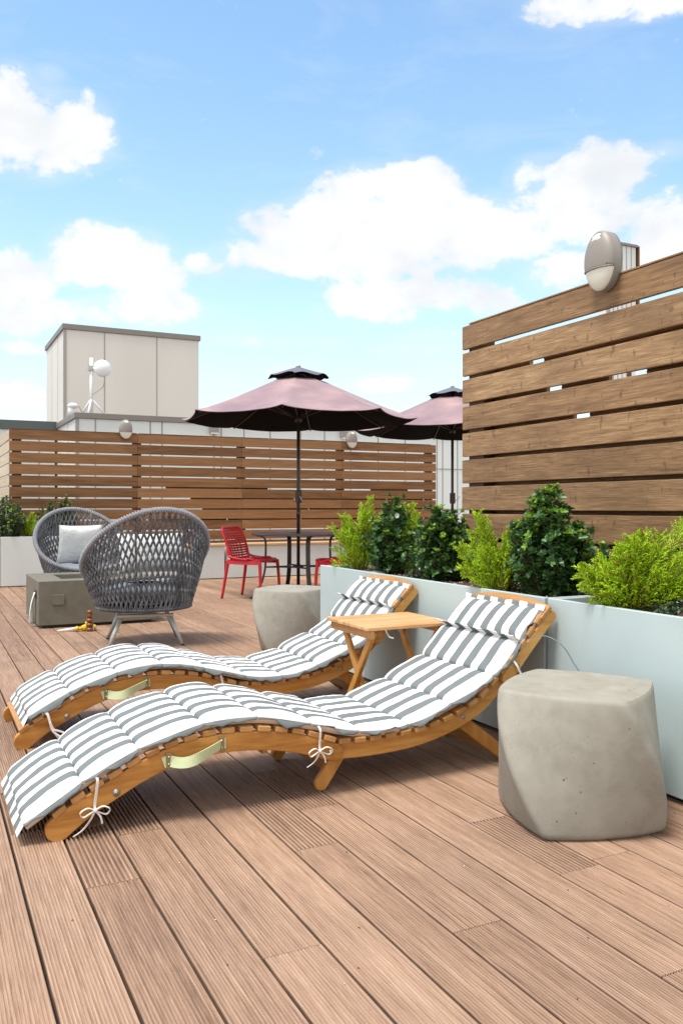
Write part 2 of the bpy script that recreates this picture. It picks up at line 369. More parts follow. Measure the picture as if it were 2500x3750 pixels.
sk = T.mix(1.0, skc.outputs[0], (1.05,1.17,1.1), 'MULTIPLY')
sk = T.mix(T.math('MULTIPLY', hz, .9), sk, (3.7,3.9,4.08))
shade = T.ramp(T.math('ADD', T.math('MULTIPLY', T.noise(cmb.outputs[0], 7, 3, .5), .8), T.math('MULTIPLY', n2, .2)), [(.34, (3.35,3.47,3.62)), (.54, (4.05,4.05,4.05))])
# clouds outside the view are made brighter to lift the ambient light
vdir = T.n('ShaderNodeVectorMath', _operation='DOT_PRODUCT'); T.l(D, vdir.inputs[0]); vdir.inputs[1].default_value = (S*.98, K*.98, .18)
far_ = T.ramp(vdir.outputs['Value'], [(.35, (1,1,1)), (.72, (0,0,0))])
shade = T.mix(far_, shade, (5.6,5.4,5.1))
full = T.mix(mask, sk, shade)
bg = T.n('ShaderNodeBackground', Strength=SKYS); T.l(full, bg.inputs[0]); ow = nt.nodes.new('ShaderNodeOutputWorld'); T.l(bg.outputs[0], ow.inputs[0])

sun = bpy.data.lights.new('sun', 'SUN'); sun.energy = 2.3; sun.angle = radians(18); sun.color = (1, .95, .88)
so = bpy.data.objects.new('sun', sun); C.objects.link(so)
sd = Vector((sin(radians(SUN_AZ))*cos(radians(SUN_EL)), cos(radians(SUN_AZ))*cos(radians(SUN_EL)), sin(radians(SUN_EL))))
so.rotation_euler = sd.to_track_quat('Z', 'Y').to_euler(); so.location = (0, 0, 20)
sc_ = bpy.context.scene; sc_.view_settings.view_transform = 'Standard'; sc_.view_settings.look = 'None'; sc_.view_settings.gamma = 1; sc_.view_settings.exposure = .80
sc_.render.engine = 'CYCLES'; sc_.cycles.max_bounces = 8

# ------------------------------------------------------------------ ground + deck
g = MB(); g.add([(-600,-600,-.16),(600,-600,-.16),(600,600,-.16),(-600,600,-.16)], [(0,1,2,3)])
tag(g.build('roof_ground', M['roof']), kind='structure')
PITCH = .1537; B0 = .404; BW = .1462; TH = .022
def prof_fine(w, seed):
    R = random.Random(seed); n = 16; out = [(0, -.003), (.002, 0)]; x = .005; st = (w-.010)/n; D0 = R.uniform(.0016, .0032)
    for i in range(n):
        d = D0*(.7+.6*R.random()); out += [(x, 0), (x+st*.22, -d), (x+st*.5, -d), (x+st*.72, 0)]; x += st
    return out+[(w-.002, 0), (w, -.003)]
def prof_coarse(w, seed):
    n = 10; out = [(0, -.003), (.002, 0)]; x = .005; st = (w-.010)/n
    for i in range(n): out += [(x, 0), (x+st*.15, -.006), (x+st*.52, -.006), (x+st*.7, 0)]; x += st
    return out+[(w-.002, 0), (w, -.003)]
dm = MB()
def board(b0, a0, a1, coarse, seed, near):
    if near: P = prof_coarse(BW, seed) if coarse else prof_fine(BW, seed)
    else: P = [(0, -.003), (.003, 0), (BW-.003, 0), (BW, -.003)]
    dz = random.uniform(-.0006, .0006)
    poly = P+[(BW, -TH), (0, -TH)]; n = len(poly)
    vs = [(b0+x, a, z+dz) for a in (a0, a1) for x, z in poly]
    fs = [(i, (i+1) % n, n+(i+1) % n, n+i) for i in range(n)]+[tuple(range(n)), tuple(range(2*n-1, n-1, -1))]
    dm.add(vs, fs)
cuts = {0: [(2.404, 2.87)], 1: [(2.747, 3.2)], 4: [(2.386, 2.83)], 5: [(2.70, 3.16)], 8: [(1.9, 2.341)], 2: [(4.7, 5.1)], -2: [(3.4, 3.8)], 7: [(1.385, 1.385)]}
for k in range(-52, 66):
    b0 = B0+k*PITCH+.003; R = random.Random(k*31+5); pos = -1.6-R.random()*2; end = 12.4
    segs = []; a = pos
    while a < end:
        L = R.choice([2.4, 3.0, 3.6, 3.6]); segs.append([a, min(a+L, end), False]); a += L
    if k in cuts:
        c0, c1 = cuts[k][0]; segs = [s for s in segs if s[1] < c0-.9 or s[0] > c1+.9]
        lo = max([s[1] for s in segs if s[1] < c0], default=pos); hi = min([s[0] for s in segs if s[0] > c1], default=end)
        segs.append([lo, c0, False]); segs.append([c1, hi, False])
        if c1 > c0: segs.append([c0, c1, True])
        lo2 = min(s[0] for s in segs)
    elif R.random() < .28 and len(segs) > 2:
        s = R.choice(segs[1:-1]); c = s[0]+.44; segs.append([s[0], c, True]); s[0] = c
    for s in segs:
        if s[1]-s[0] < .02: continue
        near = -14 <= k <= 40
        board(b0, s[0]+.0012, s[1]-.0012, s[2], k*7+int(s[0]*10), near)
tag(dm.build('deck', M['deck'], fix=True), kind='structure')
u = MB(); u.box(-8, 11, -4, 12.4, -.12, -.026); tag(u.build('deck_underlay', M['plinth']), kind='structure')

# ------------------------------------------------------------------ fences
def fence_boards(mb, axis, p0, p1, face, thick, ztop, n, jit, joints=(), grooves=False, start=0):
    for i in range(start, n):
        z1 = ztop-i*.1595; z0 = z1-.1375
        R = random.Random(i*17+int(face*10)); ed = [p0]+list(joints)+[p1]
        for e0, e1 in zip(ed[:-1], ed[1:]):
            o = R.uniform(-jit, jit); d0 = .0015 if e0 != p0 else R.uniform(0, .004); d1 = .0015 if e1 != p1 else R.uniform(0, .004)
            dd = R.uniform(-.0015, .0015)
            if axis == 'y': mb.box(face+dd, face+thick+dd, e0+d0, e1-d1, z0+o, z1+o)
            else: mb.box(e0+d0, e1-d1, face+dd, face+thick+dd, z0+o, z1+o)
            if grooves:
                for q in range(9):
                    zz = z0+.01+q*.0145
                    if axis == 'y': mb.box(face-.004, face-.0005, e0+.001, e1-.001, zz, zz+.007)
                    else: mb.box(e0+.001, e1-.001, face-.004, face-.0005, zz, zz+.007)
# right fence
fr = thing('slatted_fence', 'brown wooden slat fence rising close behind the right planter and its bushes', 'fence', (2.90, 1.6, 0))
def rel(o, p): o.parent = p; o.matrix_parent_inverse = Matrix.Translation(-Vector(p.location)); return o
RJ = ()
mb = MB(); fence_boards(mb, 'y', -1.6, 4.24, 2.90, .024, 2.128, 13, .0012, RJ); rel(mb.build('board_panel', M['fence'], bevel=.0025), fr)
holes = []
for hx, hy in ((1234, 819), (1333, 792), (1273.5, 881), (1464, 841), (1336.5, 943), (1420, 905)):
    r = (hx-784)/F; Y = 3.02/(K*r+S); holes.append(((K-S*r)*Y, H-(hy-1165)/F*Y))
mb = MB()
for i in range(13):
    z1 = 1.865-i*.1595; z0 = z1-.1375; e = [-1.5]
    for ha, hz_ in sorted(holes):
        if z0-.011 < hz_ <= z1+.011: e += [ha-.06, ha+.06]
    e.append(4.20)
    for e0, e1 in zip(e[::2], e[1::2]):
        mb.box(3.016, 3.04, e0, e1, z0, z1)
        for q in range(9): mb.box(3.012, 3.0155, e0+.001, e1-.001, z0+.006+q*.0145, z0+.013+q*.0145)
rel(mb.build('back_board_panel', M['fence'], bevel=.002), fr)
for y0 in (4.06, 2.31, .62, -1.05):
    mb = MB(); mb.box(2.926, 3.009, y0, y0+.145, 0, 2.1); rel(mb.build('post', M['post'], bevel=.003), fr)
mb = MB(); mb.box(2.897, 3.045, -1.6, 4.165, 2.131, 2.139); rel(mb.build('top_cap', M['fence'], bevel=.001), fr)
# far fence
ff = thing('slatted_fence', 'long reddish slat fence behind the bench and table with two oval lamps on top', 'fence', (1.078, 12.5, 0))
mb = MB(); fence_boards(mb, 'x', 1.078, 8.008, 12.5, .024, 2.128, 13, .0015, (2.84, 4.46, 6.18)); rel(mb.build('board_panel', M['fence_far'], bevel=.002), ff)
for x0 in (1.12, 2.78, 4.40, 6.12, 7.83):
    mb = MB(); mb.box(x0, x0+.12, 12.526, 12.61, 0, 2.1); rel(mb.build('post', M['post']), ff)
for x0, x1 in ((1.10, 2.83), (2.86, 4.9), (4.93, 7.9)):
    mb = MB(); mb.box(x0, x1, 12.498, 12.66, 2.131, 2.137); rel(mb.build('top_cap', M['post']), ff)
mb = MB()
R = random.Random(3)
for i in range(1, 13):       # back boards, some short, staggered so that the gaps show light in places
    z1 = 2.128-i*.1595+R.choice([0, 0, .03, -.03]); x = 2.9+R.random()
    while x < 7.8:
        L = R.uniform(.6, 1.9)
        if R.random() < .10+.12*i: mb.box(x, min(x+L, 7.83), 12.63, 12.65, z1-.1375, z1)
        x += L+.02
rel(mb.build('back_board_panel', M['fence_far']), ff)
mb = MB(); fence_boards(mb, 'y', 12.53, 18.6, 1.078, .024, 2.128, 13, .0015, (14.2, 15.9, 17.4)); rel(mb.build('side_board_panel', M['fence_side'], bevel=.002), ff)

# ------------------------------------------------------------------ planters
def planter(a0, a1, label, fx0=2.395, fx1=2.885, soil=.640):
    p = thing('planter_box', label, 'planter', (fx0, a0, 0))
    mb = MB(); t_ = .022; z0 = .02; z1 = .662
    mb.box(fx0, fx0+t_, a0, a1, z0, z1); mb.box(fx1-t_, fx1, a0, a1, z0, z1-.004)
    mb.box(fx0+t_+.0005, fx1-t_-.0005, a0, a0+t_, z0, z1-.003); mb.box(fx0+t_+.0005, fx1-t_-.0005, a1-t_, a1, z0, z1-.003)
    # inner folded rim
    mb.box(fx0+t_+.0005, fx0+t_+.022, a0+t_+.0005, a1-t_-.0005, z1-.022, z1-.010); mb.box(fx1-t_-.03, fx1-t_-.0005, a0+t_+.0005, a1-t_-.0005, z1-.026, z1-.012)
    rel(mb.build('shell', M['planter'], bevel=.0035, seg=3), p)
    mb = MB(); mb.box(fx0+.03, fx1-.03, a0+.01, a1-.01, -.002, .019); rel(mb.build('plinth', M['plinth']), p)
    mb = MB()
    def fn(u, v):
        x = lerp(fx0+t_+.002, fx1-t_-.002, u); y = lerp(a0+t_+.002, a1-t_-.002, v)
        z = soil+.014*noise.noise(Vector((x*9, y*9, 1)))+.008*noise.noise(Vector((x*40, y*40, 3)))-.03*(abs(u-.5)*2)**6-.035*max(0, 1-(a1-.02-y)/.10)*(1 if y < a1 else 0)*.6
        return (x, y, z)
    mb.grid(fn, 34, int((a1-a0)*70))
    so_ = rel(mb.build('soil', M['soil'], fix=False), p)
    mc = MB(); R = random.Random(int(a0*100))
    for i in range(int((a1-a0)*650)):
        x, y, z = fn(R.uniform(.02, .98), R.random()); s = R.uniform(.0025, .006); mi = 0 if R.random() < .5 else 1
        if mi: s *= 1.8
        q = [Vector((R.gauss(0, 1), R.gauss(0, 1), R.gauss(0, .6))).normalized()*s for _ in range(3)]
        c = Vector((x, y, z+s*.3)); e = q[0].cross(q[1]).normalized()*s*.7
        vs = [c+q[0], c-q[0]*.8, c+q[1], c-q[1], c+e, c-e]
        mc.add(vs, [(0,2,4),(2,1,4),(1,3,4),(3,0,4),(2,0,5),(1,2,5),(3,1,5),(0,3,5)], mi)
    tag(rel(mc.build('soil_grit', [M['chip'], M['mulch']], fix=False), p), kind='stuff')
planter(4.522, 5.168, 'short pale grey-blue planter box at the end of its row, next to the far stool')
planter(2.88, 4.518, 'pale grey-blue planter box behind the heads of both sun loungers', soil=.643)
planter(1.15, 2.862, 'pale grey-blue planter box behind the near concrete stool at the right edge', soil=.630)
planter(-.6, 1.132, 'pale grey-blue planter box nearest the viewer in the right row')
# left far planter and bench boxes
def far_planter(b0, b1, label):
    p = thing('planter_box', label, 'planter', (b0, 11.93, 0)); mb = MB(); z1 = .66
    mb.box(b0, b1, 11.93, 11.955, .01, z1); mb.box(b0, b1, 12.42, 12.445, .01, z1-.004); mb.box(b0, b0+.025, 11.9555, 12.4195, .01, z1-.002); mb.box(b1-.025, b1, 11.9555, 12.4195, .01, z1-.002)
    rel(mb.build('shell', M['planter_far'], bevel=.004), p)
    mb = MB(); mb.grid(lambda u, v: (lerp(b0+.026, b1-.026, u), lerp(11.956, 12.419, v), .6+.02*noise.noise(Vector((u*20, v*5, 0)))), 60, 12); rel(mb.build('soil', M['soil'], fix=False), p)
far_planter(-1.2, .92, 'white planter box at the far left edge of the deck')
far_planter(.925, 2.62, 'white planter box with green shrubs behind the left rope chair')
for b0, b1, lb in ((2.63, 3.985, 'white bench box with wood seat behind the front rope chair, left of the dark gap'), (4.03, 6.0, 'white bench box with wood seat behind the red chair and round table'), (6.02, 8.0, 'white bench box with wood seat at the right end, mostly hidden by planter bushes')):
    p = thing('storage_bench', lb, 'bench', (b0, 11.93, 0), group='white bench boxes along the far fence')
    mb = MB(); mb.box(b0, b1, 11.94, 12.43, .01, .475); 
    rel(mb.build('box', M['planter_far'], bevel=.004), p)
    mb = MB()
    for q in range(4): mb.box(b0-.005, b1+.005, 11.915+q*.131, 11.915+q*.131+.124, .477, .507)
    rel(mb.build('seat', M['bench_wood'], bevel=.003), p)

# ------------------------------------------------------------------ buildings
def wall_box(name, label, x0, x1, y0, y1, z1, mats, cop, seams, coph=.2, group=None, z0=-.15, hs=None):
    p = thing(name, label, 'building', (x0, y0, 0), group=group)
    mw = MB(); mw.box(x0, x1, y0, y1, z0, z1-coph)
    mb = MB(); mb.box(x0-.04, x1+.04, y0-.04, y1+.04, z1-coph+.003, z1); rel(mb.build('coping', cop, bevel=.006), p)
    mb = mw
    for s in seams: mb.box(s-.014, s+.014, y0-.004, y0-.0005, z0, z1-coph-.004, 1)
    for zz in (hs or []): mb.box(x0+.002, x1, y0-.007, y0-.0045, zz-.012, zz+.012, 1)
    for s in (y0+1.0, y0+2.05): 
        if s < y1: mb.box(x0-.004, x0-.0005, s-.012, s+.012, z0, z1-coph-.004, 1)
    mb.box(x0-.012, x0+.05, y0-.013, y0-.008, z0, z1-coph-.004, 1); mb.box(x0-.013, x0-.008, y0-.008, y0+.05, z0, z1-coph-.004, 1)
    rel(mb.build('wall', [mats, M['seam']]), p); return p
def bAt(x, a): r = (x-784)/F; Y = a/(K-S*r); return (K*r+S)*Y
pent = wall_box('stair_tower', 'tall beige panelled roof tower behind the left fence with a grey-brown coping', 3.004, 6.27, 20.82, 23.95, 5.38, M['panel_b'], M['coping'], [bAt(240, 20.82), bAt(360, 20.82)], .13)
low = wall_box('low_building', 'long low white panelled building wall just beyond the far fence', 2.61, 17, 16.56, 27, 2.84, M['panel_l'], M['coping'], [bAt(x, 16.56) for x in (219, 345, 372, 491, 508, 560, 620, 690, 745, 805, 868, 930, 1003, 1016, 1050)], .11, hs=[1.0, 1.93])
lft = wall_box('low_building', 'low building with dark roof edge at the far left beside the tower', -8, 2.55, 19, 26, 2.88, M['panel_l'], M['coping_d'], [bAt(20, 19), bAt(90, 19)], .2)
mb = MB(); q = wall_box('roof_cabin', 'small grey ribbed roof cabin poking up behind the large oval lamp', bAt(1396, 14), 14.2, 14, 14.3, 6.87, M['panel_l'], M['coping'], [bAt(x, 14) for x in (1408, 1418, 1428, 1438, 1449)], .06)
mb.box(14.245, 14.27, 13.95, 14.2, 5, 6.84); rel(mb.build('corner_trim', M['copper']), q)
wall_box('brick_building', 'red brick building glimpsed through the gaps of the right fence', 9.5, 13, 2.2, 6.2, 3.55, M['brick'], M['coping'], [], .12)
# antennas on the low roof
def Pt(px, py, a):     # point at plan depth a on the sight line of a pixel
    r = (px-784)/F; Y = a/(K-S*r); return Vector(((K*r+S)*Y, a, H-(py-1165)/F*Y))
a_ = 17.2; base = Pt(210, 950, a_); an = thing('antenna_mast', 'white antenna mast with round white dome in front of the beige tower', 'antenna', (base.x, a_, 2.84))
top = Pt(210, 822, a_); mb = MB(); mb.tube([(base.x, a_, 2.84), (base.x, a_, top.z)], .035, 10); 
for d in ((.3,0),(-.18,.22),(-.1,-.2)): mb.tube([(base.x, a_, 3.2), (base.x+d[0], a_+d[1], 2.84)], .02, 6)
rel(mb.build('mast', M['white']), an)
dc = Pt(235, 846, a_-.2); mb = MB()
mb.grid(lambda u, v: (dc.x+.17*sin(pi*v)*cos(2*pi*u), dc.y-.12*cos(pi*v)*(1 if v < .5 else .6), dc.z+.17*sin(pi*v)*sin(2*pi*u)), 24, 14, closeu=True); rel(mb.build('dish_dome', M['white']), an)
mb = MB(); br = Pt(216, 846, a_); mb.tube([(base.x-.06, a_, br.z), (dc.x, a_-.1, dc.z)], .022, 6); mb.box(base.x-.07, base.x+.07, a_-.05, a_+.05, br.z-.05, br.z+.05); rel(mb.build('bracket', M['steel']), an)
mb = MB(); c1_ = Pt(240, 866, a_-.15); c2_ = Pt(236, 888, a_-.1); c3_ = Pt(213, 905, a_-.05); mb.tube(crom([c1_, c2_, c3_]), .009, 5); rel(mb.build('cable', M['cable']), an)
sb = Pt(163, 950, a_); s2 = Pt(167, 932, a_); de = thing('roof_sensor', 'small white domed sensor on a bracket left of the antenna mast', 'sensor', (sb.x, a_, 2.84))
mb = MB(); mb.tube([(sb.x, a_, 2.84), (sb.x, a_, s2.z)], [.07, .05], 8); rel(mb.build('bracket', M['white']), de)
mb = MB(); mb.grid(lambda u, v: (s2.x+.1*sin(pi*v)*cos(2*pi*u), a_+.1*sin(pi*v)*sin(2*pi*u), s2.z+.06*cos(pi*v)), 16, 8, closeu=True); rel(mb.build('dome', M['white']), de)
mb = MB(); mb.tube(crom([Pt(171, 930, a_), Pt(181, 934, a_), Pt(189, 948, a_)]), .01, 5); rel(mb.build('cable', M['cable']), de)

# small square wall lights on the low building
for px, py, lb in ((492, 988, 'small square light on the white wall, left of the front parasol pole'), (792, 1000, 'small square light on the white wall between the two parasols')):
    c = Pt(px, py, 16.5); p = thing('wall_light', lb, 'light', (c.x, 16.555, c.z), group='square lights on the white wall')
    mb = MB(); mb.box(c.x-.09, c.x+.09, 16.46, 16.555, c.z-.05, c.z+.09); rel(mb.build('housing', M['lamp'], bevel=.008), p)
    mb = MB(); mb.box(c.x-.075, c.x+.075, 16.45, 16.55, c.z-.075, c.z-.052); rel(mb.build('lens', M['lens']), p)
# ------------------------------------------------------------------ oval fence lamps
def oval_lamp(loc, rz, label, s=1.0):
    p = thing('oval_lamp', label, 'lamp', loc, rz, 'oval lamps on the fences')
    HH, WW, D0, D1 = .14*s, .094*s, .05*s, .045*s
    def lensline(x): return -.012*s-.45*HH*0-.30*HH-(x/WW)**2*.12*HH*-1-.0*s
    mb = MB(); ml = MB(); mt = MB()
    rings = 26; seg = 56; pts = []
    def srf(i, j):
        t_ = i/rings; ang = 2*pi*j/seg
        if t_ < .12: rr = 1; d = D0*t_/.12
        else:
            q = (t_-.12)/.88*pi/2; rr = cos(q); d = D0+D1*sin(q)
        wx = WW*cos(ang)*rr; zz = HH*sin(ang)*rr
        wx *= 1-.10*max(0, sin(ang))*0+.0
        return Vector((wx, -d, zz))
    for i in range(rings):
        for j in range(seg):
            a, b, c, d = srf(i, j), srf(i, j+1), srf(i+1, j+1), srf(i+1, j); m_ = (a+b+c+d)/4
            lens = i > 2 and m_.z < -.30*HH-.10*HH*(1-(m_.x/WW)**2)*0 and m_.length > 0
            tl = i > 8 and m_.z > .66*HH and abs(m_.x) < .03*s
            tgt = ml if lens else mt if tl else mb
            if lens or tl: a, b, c, d = [v*1.0+Vector((0, .003*s, 0)) for v in (a, b, c, d)]
            tgt.add([a, b, c, d], [(0,1,2,3)], 0, True)
    import bmesh as _bm
    o1 = mb.build('housing', M['lamp'], p, fix=False); o2 = ml.build('lens', M['lens'], p, fix=False); o3 = mt.build('top_lens', M['lens'], p, fix=False)
    for o in (o1, o2, o3):
        bm = _bm.new(); bm.from_mesh(o.data); _bm.ops.remove_doubles(bm, verts=bm.verts, dist=1e-5); _bm.ops.recalc_face_normals(bm, faces=bm.faces); bm.to_mesh(o.data); bm.free()
    so2 = o1.modifiers.new('solid', 'SOLIDIFY'); so2.thickness = .004*s; so2.offset = -1
    # rim above lens, back plate
    mb = MB(); zl = -.30*HH; w_ = WW*sqrt(1-.09)
    pts = []
    for k in range(17):
        x = w_*(-1+2*k/16)*.995; rr = min(1, sqrt((x/WW)**2+.09)); q = math.acos(rr); pts.append((x, -(D0+D1*sin(q))-.001, zl))
    mb.tube(pts, .0035*s, 6); mb.build('lens_rim', M['lamp'], p)
    mb = MB(); mb.prism([(WW*.98*cos(2*pi*k/40), HH*.98*sin(2*pi*k/40)) for k in range(40)], lambda q: (q[0], -.001, q[1]), lambda q: (q[0], -.012, q[1])); mb.build('back_plate', M['lamp'], p)
    return p
oval_lamp((2.898, 3.03, 2.205), radians(-90), 'large oval grey lamp on the top board of the right fence', 1.0)
oval_lamp((2.66, 12.495, 2.185), 0, 'small oval grey lamp on the far fence, near the antenna on the left')
oval_lamp((6.347, 12.495, 2.162), 0, 'small oval grey lamp on the far fence, right of the front parasol pole')

# ------------------------------------------------------------------ stools
def stool(loc, rz, label, twist=41):
    def fn(u, v):
        z = .446*v; th = 2*pi*u
        rc = lerp(.285, .288, v)+.040*sin(pi*v)**.75; rs = rc*.805
        ph = ((th+pi/4) % (pi/2))-pi/4; c_ = (rc*rc-rs*rs)/(2*(.7071*rc-rs)); R_ = rs-c_
        k = c_*cos(ph)+sqrt(R_*R_-(c_*sin(ph))**2)
        k -= .003*max(0, (abs(ph)-pi/4+.05)/.05)**2
        if v > .992: k *= 1-.008*((v-.992)/.008)**2
        if v < .04: k *= 1-.045*((.04-v)/.04)**1.5
        k += .0018*noise.noise(Vector((cos(th)*3, sin(th)*3, v*4)))
        a = th-pi/4+radians((1-v)*twist)
        return Vector((k*cos(a), k*sin(a), z))
    p = MB(); n = 160; p.grid(fn, n, 70, closeu=True)
    top = [fn(i/n, 1) for i in range(n)]
    p.add(top+[(v.x*.9, v.y*.9, v.z+.0012) for v in top]+[(0, 0, .4475)], [(i, (i+1) % n, n+(i+1) % n, n+i) for i in range(n)]+[(n+i, n+(i+1) % n, 2*n) for i in range(n)])
    p.add([fn(i/n, 0) for i in range(n)], [tuple(range(n))])
    o = p.build('concrete_stool', M['concrete'], loc=loc, rz=rz); tag(o, label, 'stool', 'twisted concrete stools'); return o
# corner angle on top should be at camera-frame -72 deg => world -72-26.3
def stool_rz(cam_deg): return radians(cam_deg-26.3)
s1 = stool((2.003, 2.24, 0), stool_rz(-76), 'twisted grey concrete stool standing near on the deck at the right edge')
s2_ = s1.copy(); C.objects.link(s2_); s2_.location = (2.484, 5.86, 0); s2_.rotation_euler = (0, 0, stool_rz(-73)); s2_['label'] = 'twisted grey concrete stool standing farther back, left of the planter end'

# ------------------------------------------------------------------ loungers
c1 = crom([(.385,.034,0),(.45,.078,0),(.52,.116,0),(.63,.172,0),(.73,.21,0),(.86,.236,0),(1.02,.236,0),(1.19,.208,0),(1.355,.153,0)], 6)
c2 = crom([(1.35,.152,0),(1.51,.146,0),(1.70,.155,0),(1.87,.192,0),(2.0,.247,0),(2.09,.318,0),(2.195,.42,0)], 6)
c3 = crom([(2.13,.356,0),(2.2,.434,0),(2.27,.507,0),(2.358,.596,0)], 6)
def outline(cl, wfn):
    n = len(cl); L = []; Rr = []
    for i in range(n):
        d = (cl[min(i+1, n-1)]-cl[max(i-1, 0)]).normalized(); nn = Vector((-d.y, d.x, 0)); w_ = wfn(i/(n-1))/2
        L.append(cl[i]+nn*w_); Rr.append(cl[i]-nn*w_)
    def cap(c, a, b):    # semicircle from a to b about c, bulging outward
        a0 = atan2(a.y-c.y, a.x-c.x); r = (a-c).length; return [Vector((c.x+r*cos(a0-pi*k/8), c.y+r*sin(a0-pi*k/8), 0)) for k in range(1, 8)]
    return L+cap(cl[-1], L[-1], Rr[-1])+Rr[::-1]+cap(cl[0], Rr[0], L[0])
def slat_line(): # top line on which slats sit
    pts = []
    for cl, w_ in ((c1, .064), (c2[3:], .060), (c3[8:], .05)):
        n = len(cl)
        for i in range(n):
            d = (cl[min(i+1, n-1)]-cl[max(i-1, 0)]).normalized(); pts.append((cl[i]+Vector((-d.y, d.x, 0))*w_/2, Vector((-d.y, d.x, 0)), d))
    return pts
def make_lounger(label, group, a0, db=0):
    p = thing('sun_lounger', label, 'sun lounger', (0, 0, 0), group=group)
    W2 = .565
    for side, (y0, y1) in enumerate(((a0, a0+.026), (a0+W2-.026, a0+W2))):
        mb = MB(); pol = outline(c1, lambda t: .066+.014*max(0, 1-t*5)); mb.prism([(q.x, q.y) for q in pol], lambda q: (q[0], y0, q[1]), lambda q: (q[0], y1, q[1])); mb.build('front_side_rail', M['teak'], p, bevel=.004)
        yi0, yi1 = (y0+.012+.016, y1+.016+.012) if side == 0 else (y0-.028, y1-.028)
        mb = MB(); pol = outline(c2, lambda t: .062); mb.prism([(q.x, q.y) for q in pol], lambda q: (q[0], y0+.001 if side == 0 else y0, q[1]-.001), lambda q: (q[0], y1, q[1]-.001))
        # rear rail lies just inside the front rail
        mb.v = [(v[0], v[1]+(.027 if side == 0 else -.027), v[2]) for v in mb.v]; rr = mb.build('rear_side_rail', M['teak'], p, bevel=.004)
        mb = MB(); pol = outline(c3, lambda t: .052-.008*t); s_ = 1 if side == 0 else -1
        mb.prism([(q.x, q.y) for q in pol], lambda q: (q[0], (y0 if side == 0 else y0)-.0*s_, q[1]), lambda q: (q[0], y1, q[1])); mb.build('head_side_rail', M['teak'], p, bevel=.004)
    # slats
    sl = slat_line(); d_acc = 0; last = None; mb = MB(); nextd = .035; kk = 0
    for (q, nn, d) in sl:
        if last is not None: 
            step = (q-last).length; 
            while d_acc+step >= nextd:
                t_ = (nextd-d_acc)/max(step, 1e-6); c = last.lerp(q, t_)
                if c.x < 2.335:
                    vs = []
                    j = random.uniform(-.003, .003)
                    for (yy) in (a0-.004+j, a0+W2+.004+j):
                        for (ux, uz) in ((-.0235, .001), (.0235, .001), (.0235, .021), (-.0235, .021)): 
                            pp = c+d*ux+nn*uz; vs.append((pp.x, yy, pp.y))
                    mb.add(vs, [(3,2,1,0),(4,5,6,7),(0,1,5,4),(1,2,6,5),(2,3,7,6),(3,0,4,7)])
                nextd += .0655
            d_acc += step
        last = q
    mb.build('slat_bed', M['teak_y'], p, bevel=.0035)
    # head board, arched
    c = c3[-1]; d = (c3[-1]-c3[-4]).normalized(); nn = Vector((-d.y, d.x, 0)); mb = MB(); pol = []
    for k in range(21): v = k/20; pol.append((v, .018+.032*sin(pi*v)**.8))
    pol += [(1, -.05), (0, -.05)]
    def hb(q, off): pp = c+d*(q[1])+nn*(.024+off); return (pp.x, a0-.006+q[0]*(W2+.012), pp.y)
    mb.prism(pol, lambda q: hb(q, 0), lambda q: hb(q, .02)); mb.build('headboard', M['teak_y'], p, bevel=.004)
    # legs
    def leg(x0, z0, x1, z1, y0, w_=.052, th=.024):
        cl = [Vector((lerp(x0, x1, i/6), lerp(z0, z1, i/6), 0)) for i in range(7)]; pol = outline(cl, lambda t: w_)
        zmin = min(q.y for q in pol); mb = MB(); mb.prism([(q.x, max(q.y, .001)) for q in pol], lambda q: (q[0], y0, q[1]), lambda q: (q[0], y0+th, q[1])); mb.build('leg', M['teak_z'], p, bevel=.004)
    for y0 in (a0+.056, a0+W2-.08):
        leg(1.41, .145, 1.325, .026, y0)
        leg(1.93, .2, 2.16, .026, y0)
    for (xa, xb, ya, yb, za, zb) in ((1.36, 1.39, a0+.082, a0+W2-.082, .055, .095), (2.08, 2.11, a0+.082, a0+W2-.082, .05, .09), (1.08, 1.10, a0+.03, a0+W2-.03, .175, .215)):
        mb = MB(); mb.box(xa, xb, ya, yb, za, zb); mb.build('stretcher', M['teak_y'], p, bevel=.003)
    # bolts
    for (x, z, r) in ((.565,.125,.012),(1.335,.158,.009),(1.385,.151,.008),(2.175,.405,.011),(1.93,.215,.009)):
        yy = a0-.004 if (x < 1.34 or x > 2.1) else a0+.0235
        mb = MB(); mb.tube([(x, yy, z), (x, yy+.012, z)], [r, r], 14); mb.tube([(x, yy-.001, z), (x, yy+.004, z)], [r*.45, r*.45], 6); mb.build('bolt', M['steel'], p)
    # strap handle with bracket plates
    h = MB(); pb = MB(); A_ = Vector((.735, 0, .208)); B_ = Vector((.918, 0, .240)); R = random.Random(int(a0*10))
    pts = []
    for k in range(25):
        t_ = k/24; q = A_.lerp(B_, t_); sag = -.014*sin(pi*t_)-.006*sin(2*pi*t_); out = .003+.026*sin(pi*t_)**.7
        pts.append((q.x, a0-out-.003, q.z+sag))
    h.ribbon([( A_.x-.018, a0-.0035, A_.z-.006)]+pts+[(B_.x+.016, a0-.0035, B_.z+.001)], lambda i: (.12*sin(i*.3), .35*sin(i*.24), 1), .036, .0025)
    h.build('strap_handle', M['strap'], p)
    for q in (A_, B_):
        pb = MB(); pb.box(q.x-.009, q.x+.009, a0-.010, a0-.0045, q.z-.026, q.z+.026); bk_ = pb.build('strap_bracket', M['galv'], p, bevel=.002)
        for dz in (-.012, .012): mb = MB(); mb.tube([(q.x, a0-.0135, q.z+dz), (q.x, a0-.008, q.z+dz)], [.0045]*2, 10); mb.build('rivet', M['brass'], bk_)
    if db: p.location.x = db
    return p
LG = 'curved teak sun loungers side by side'
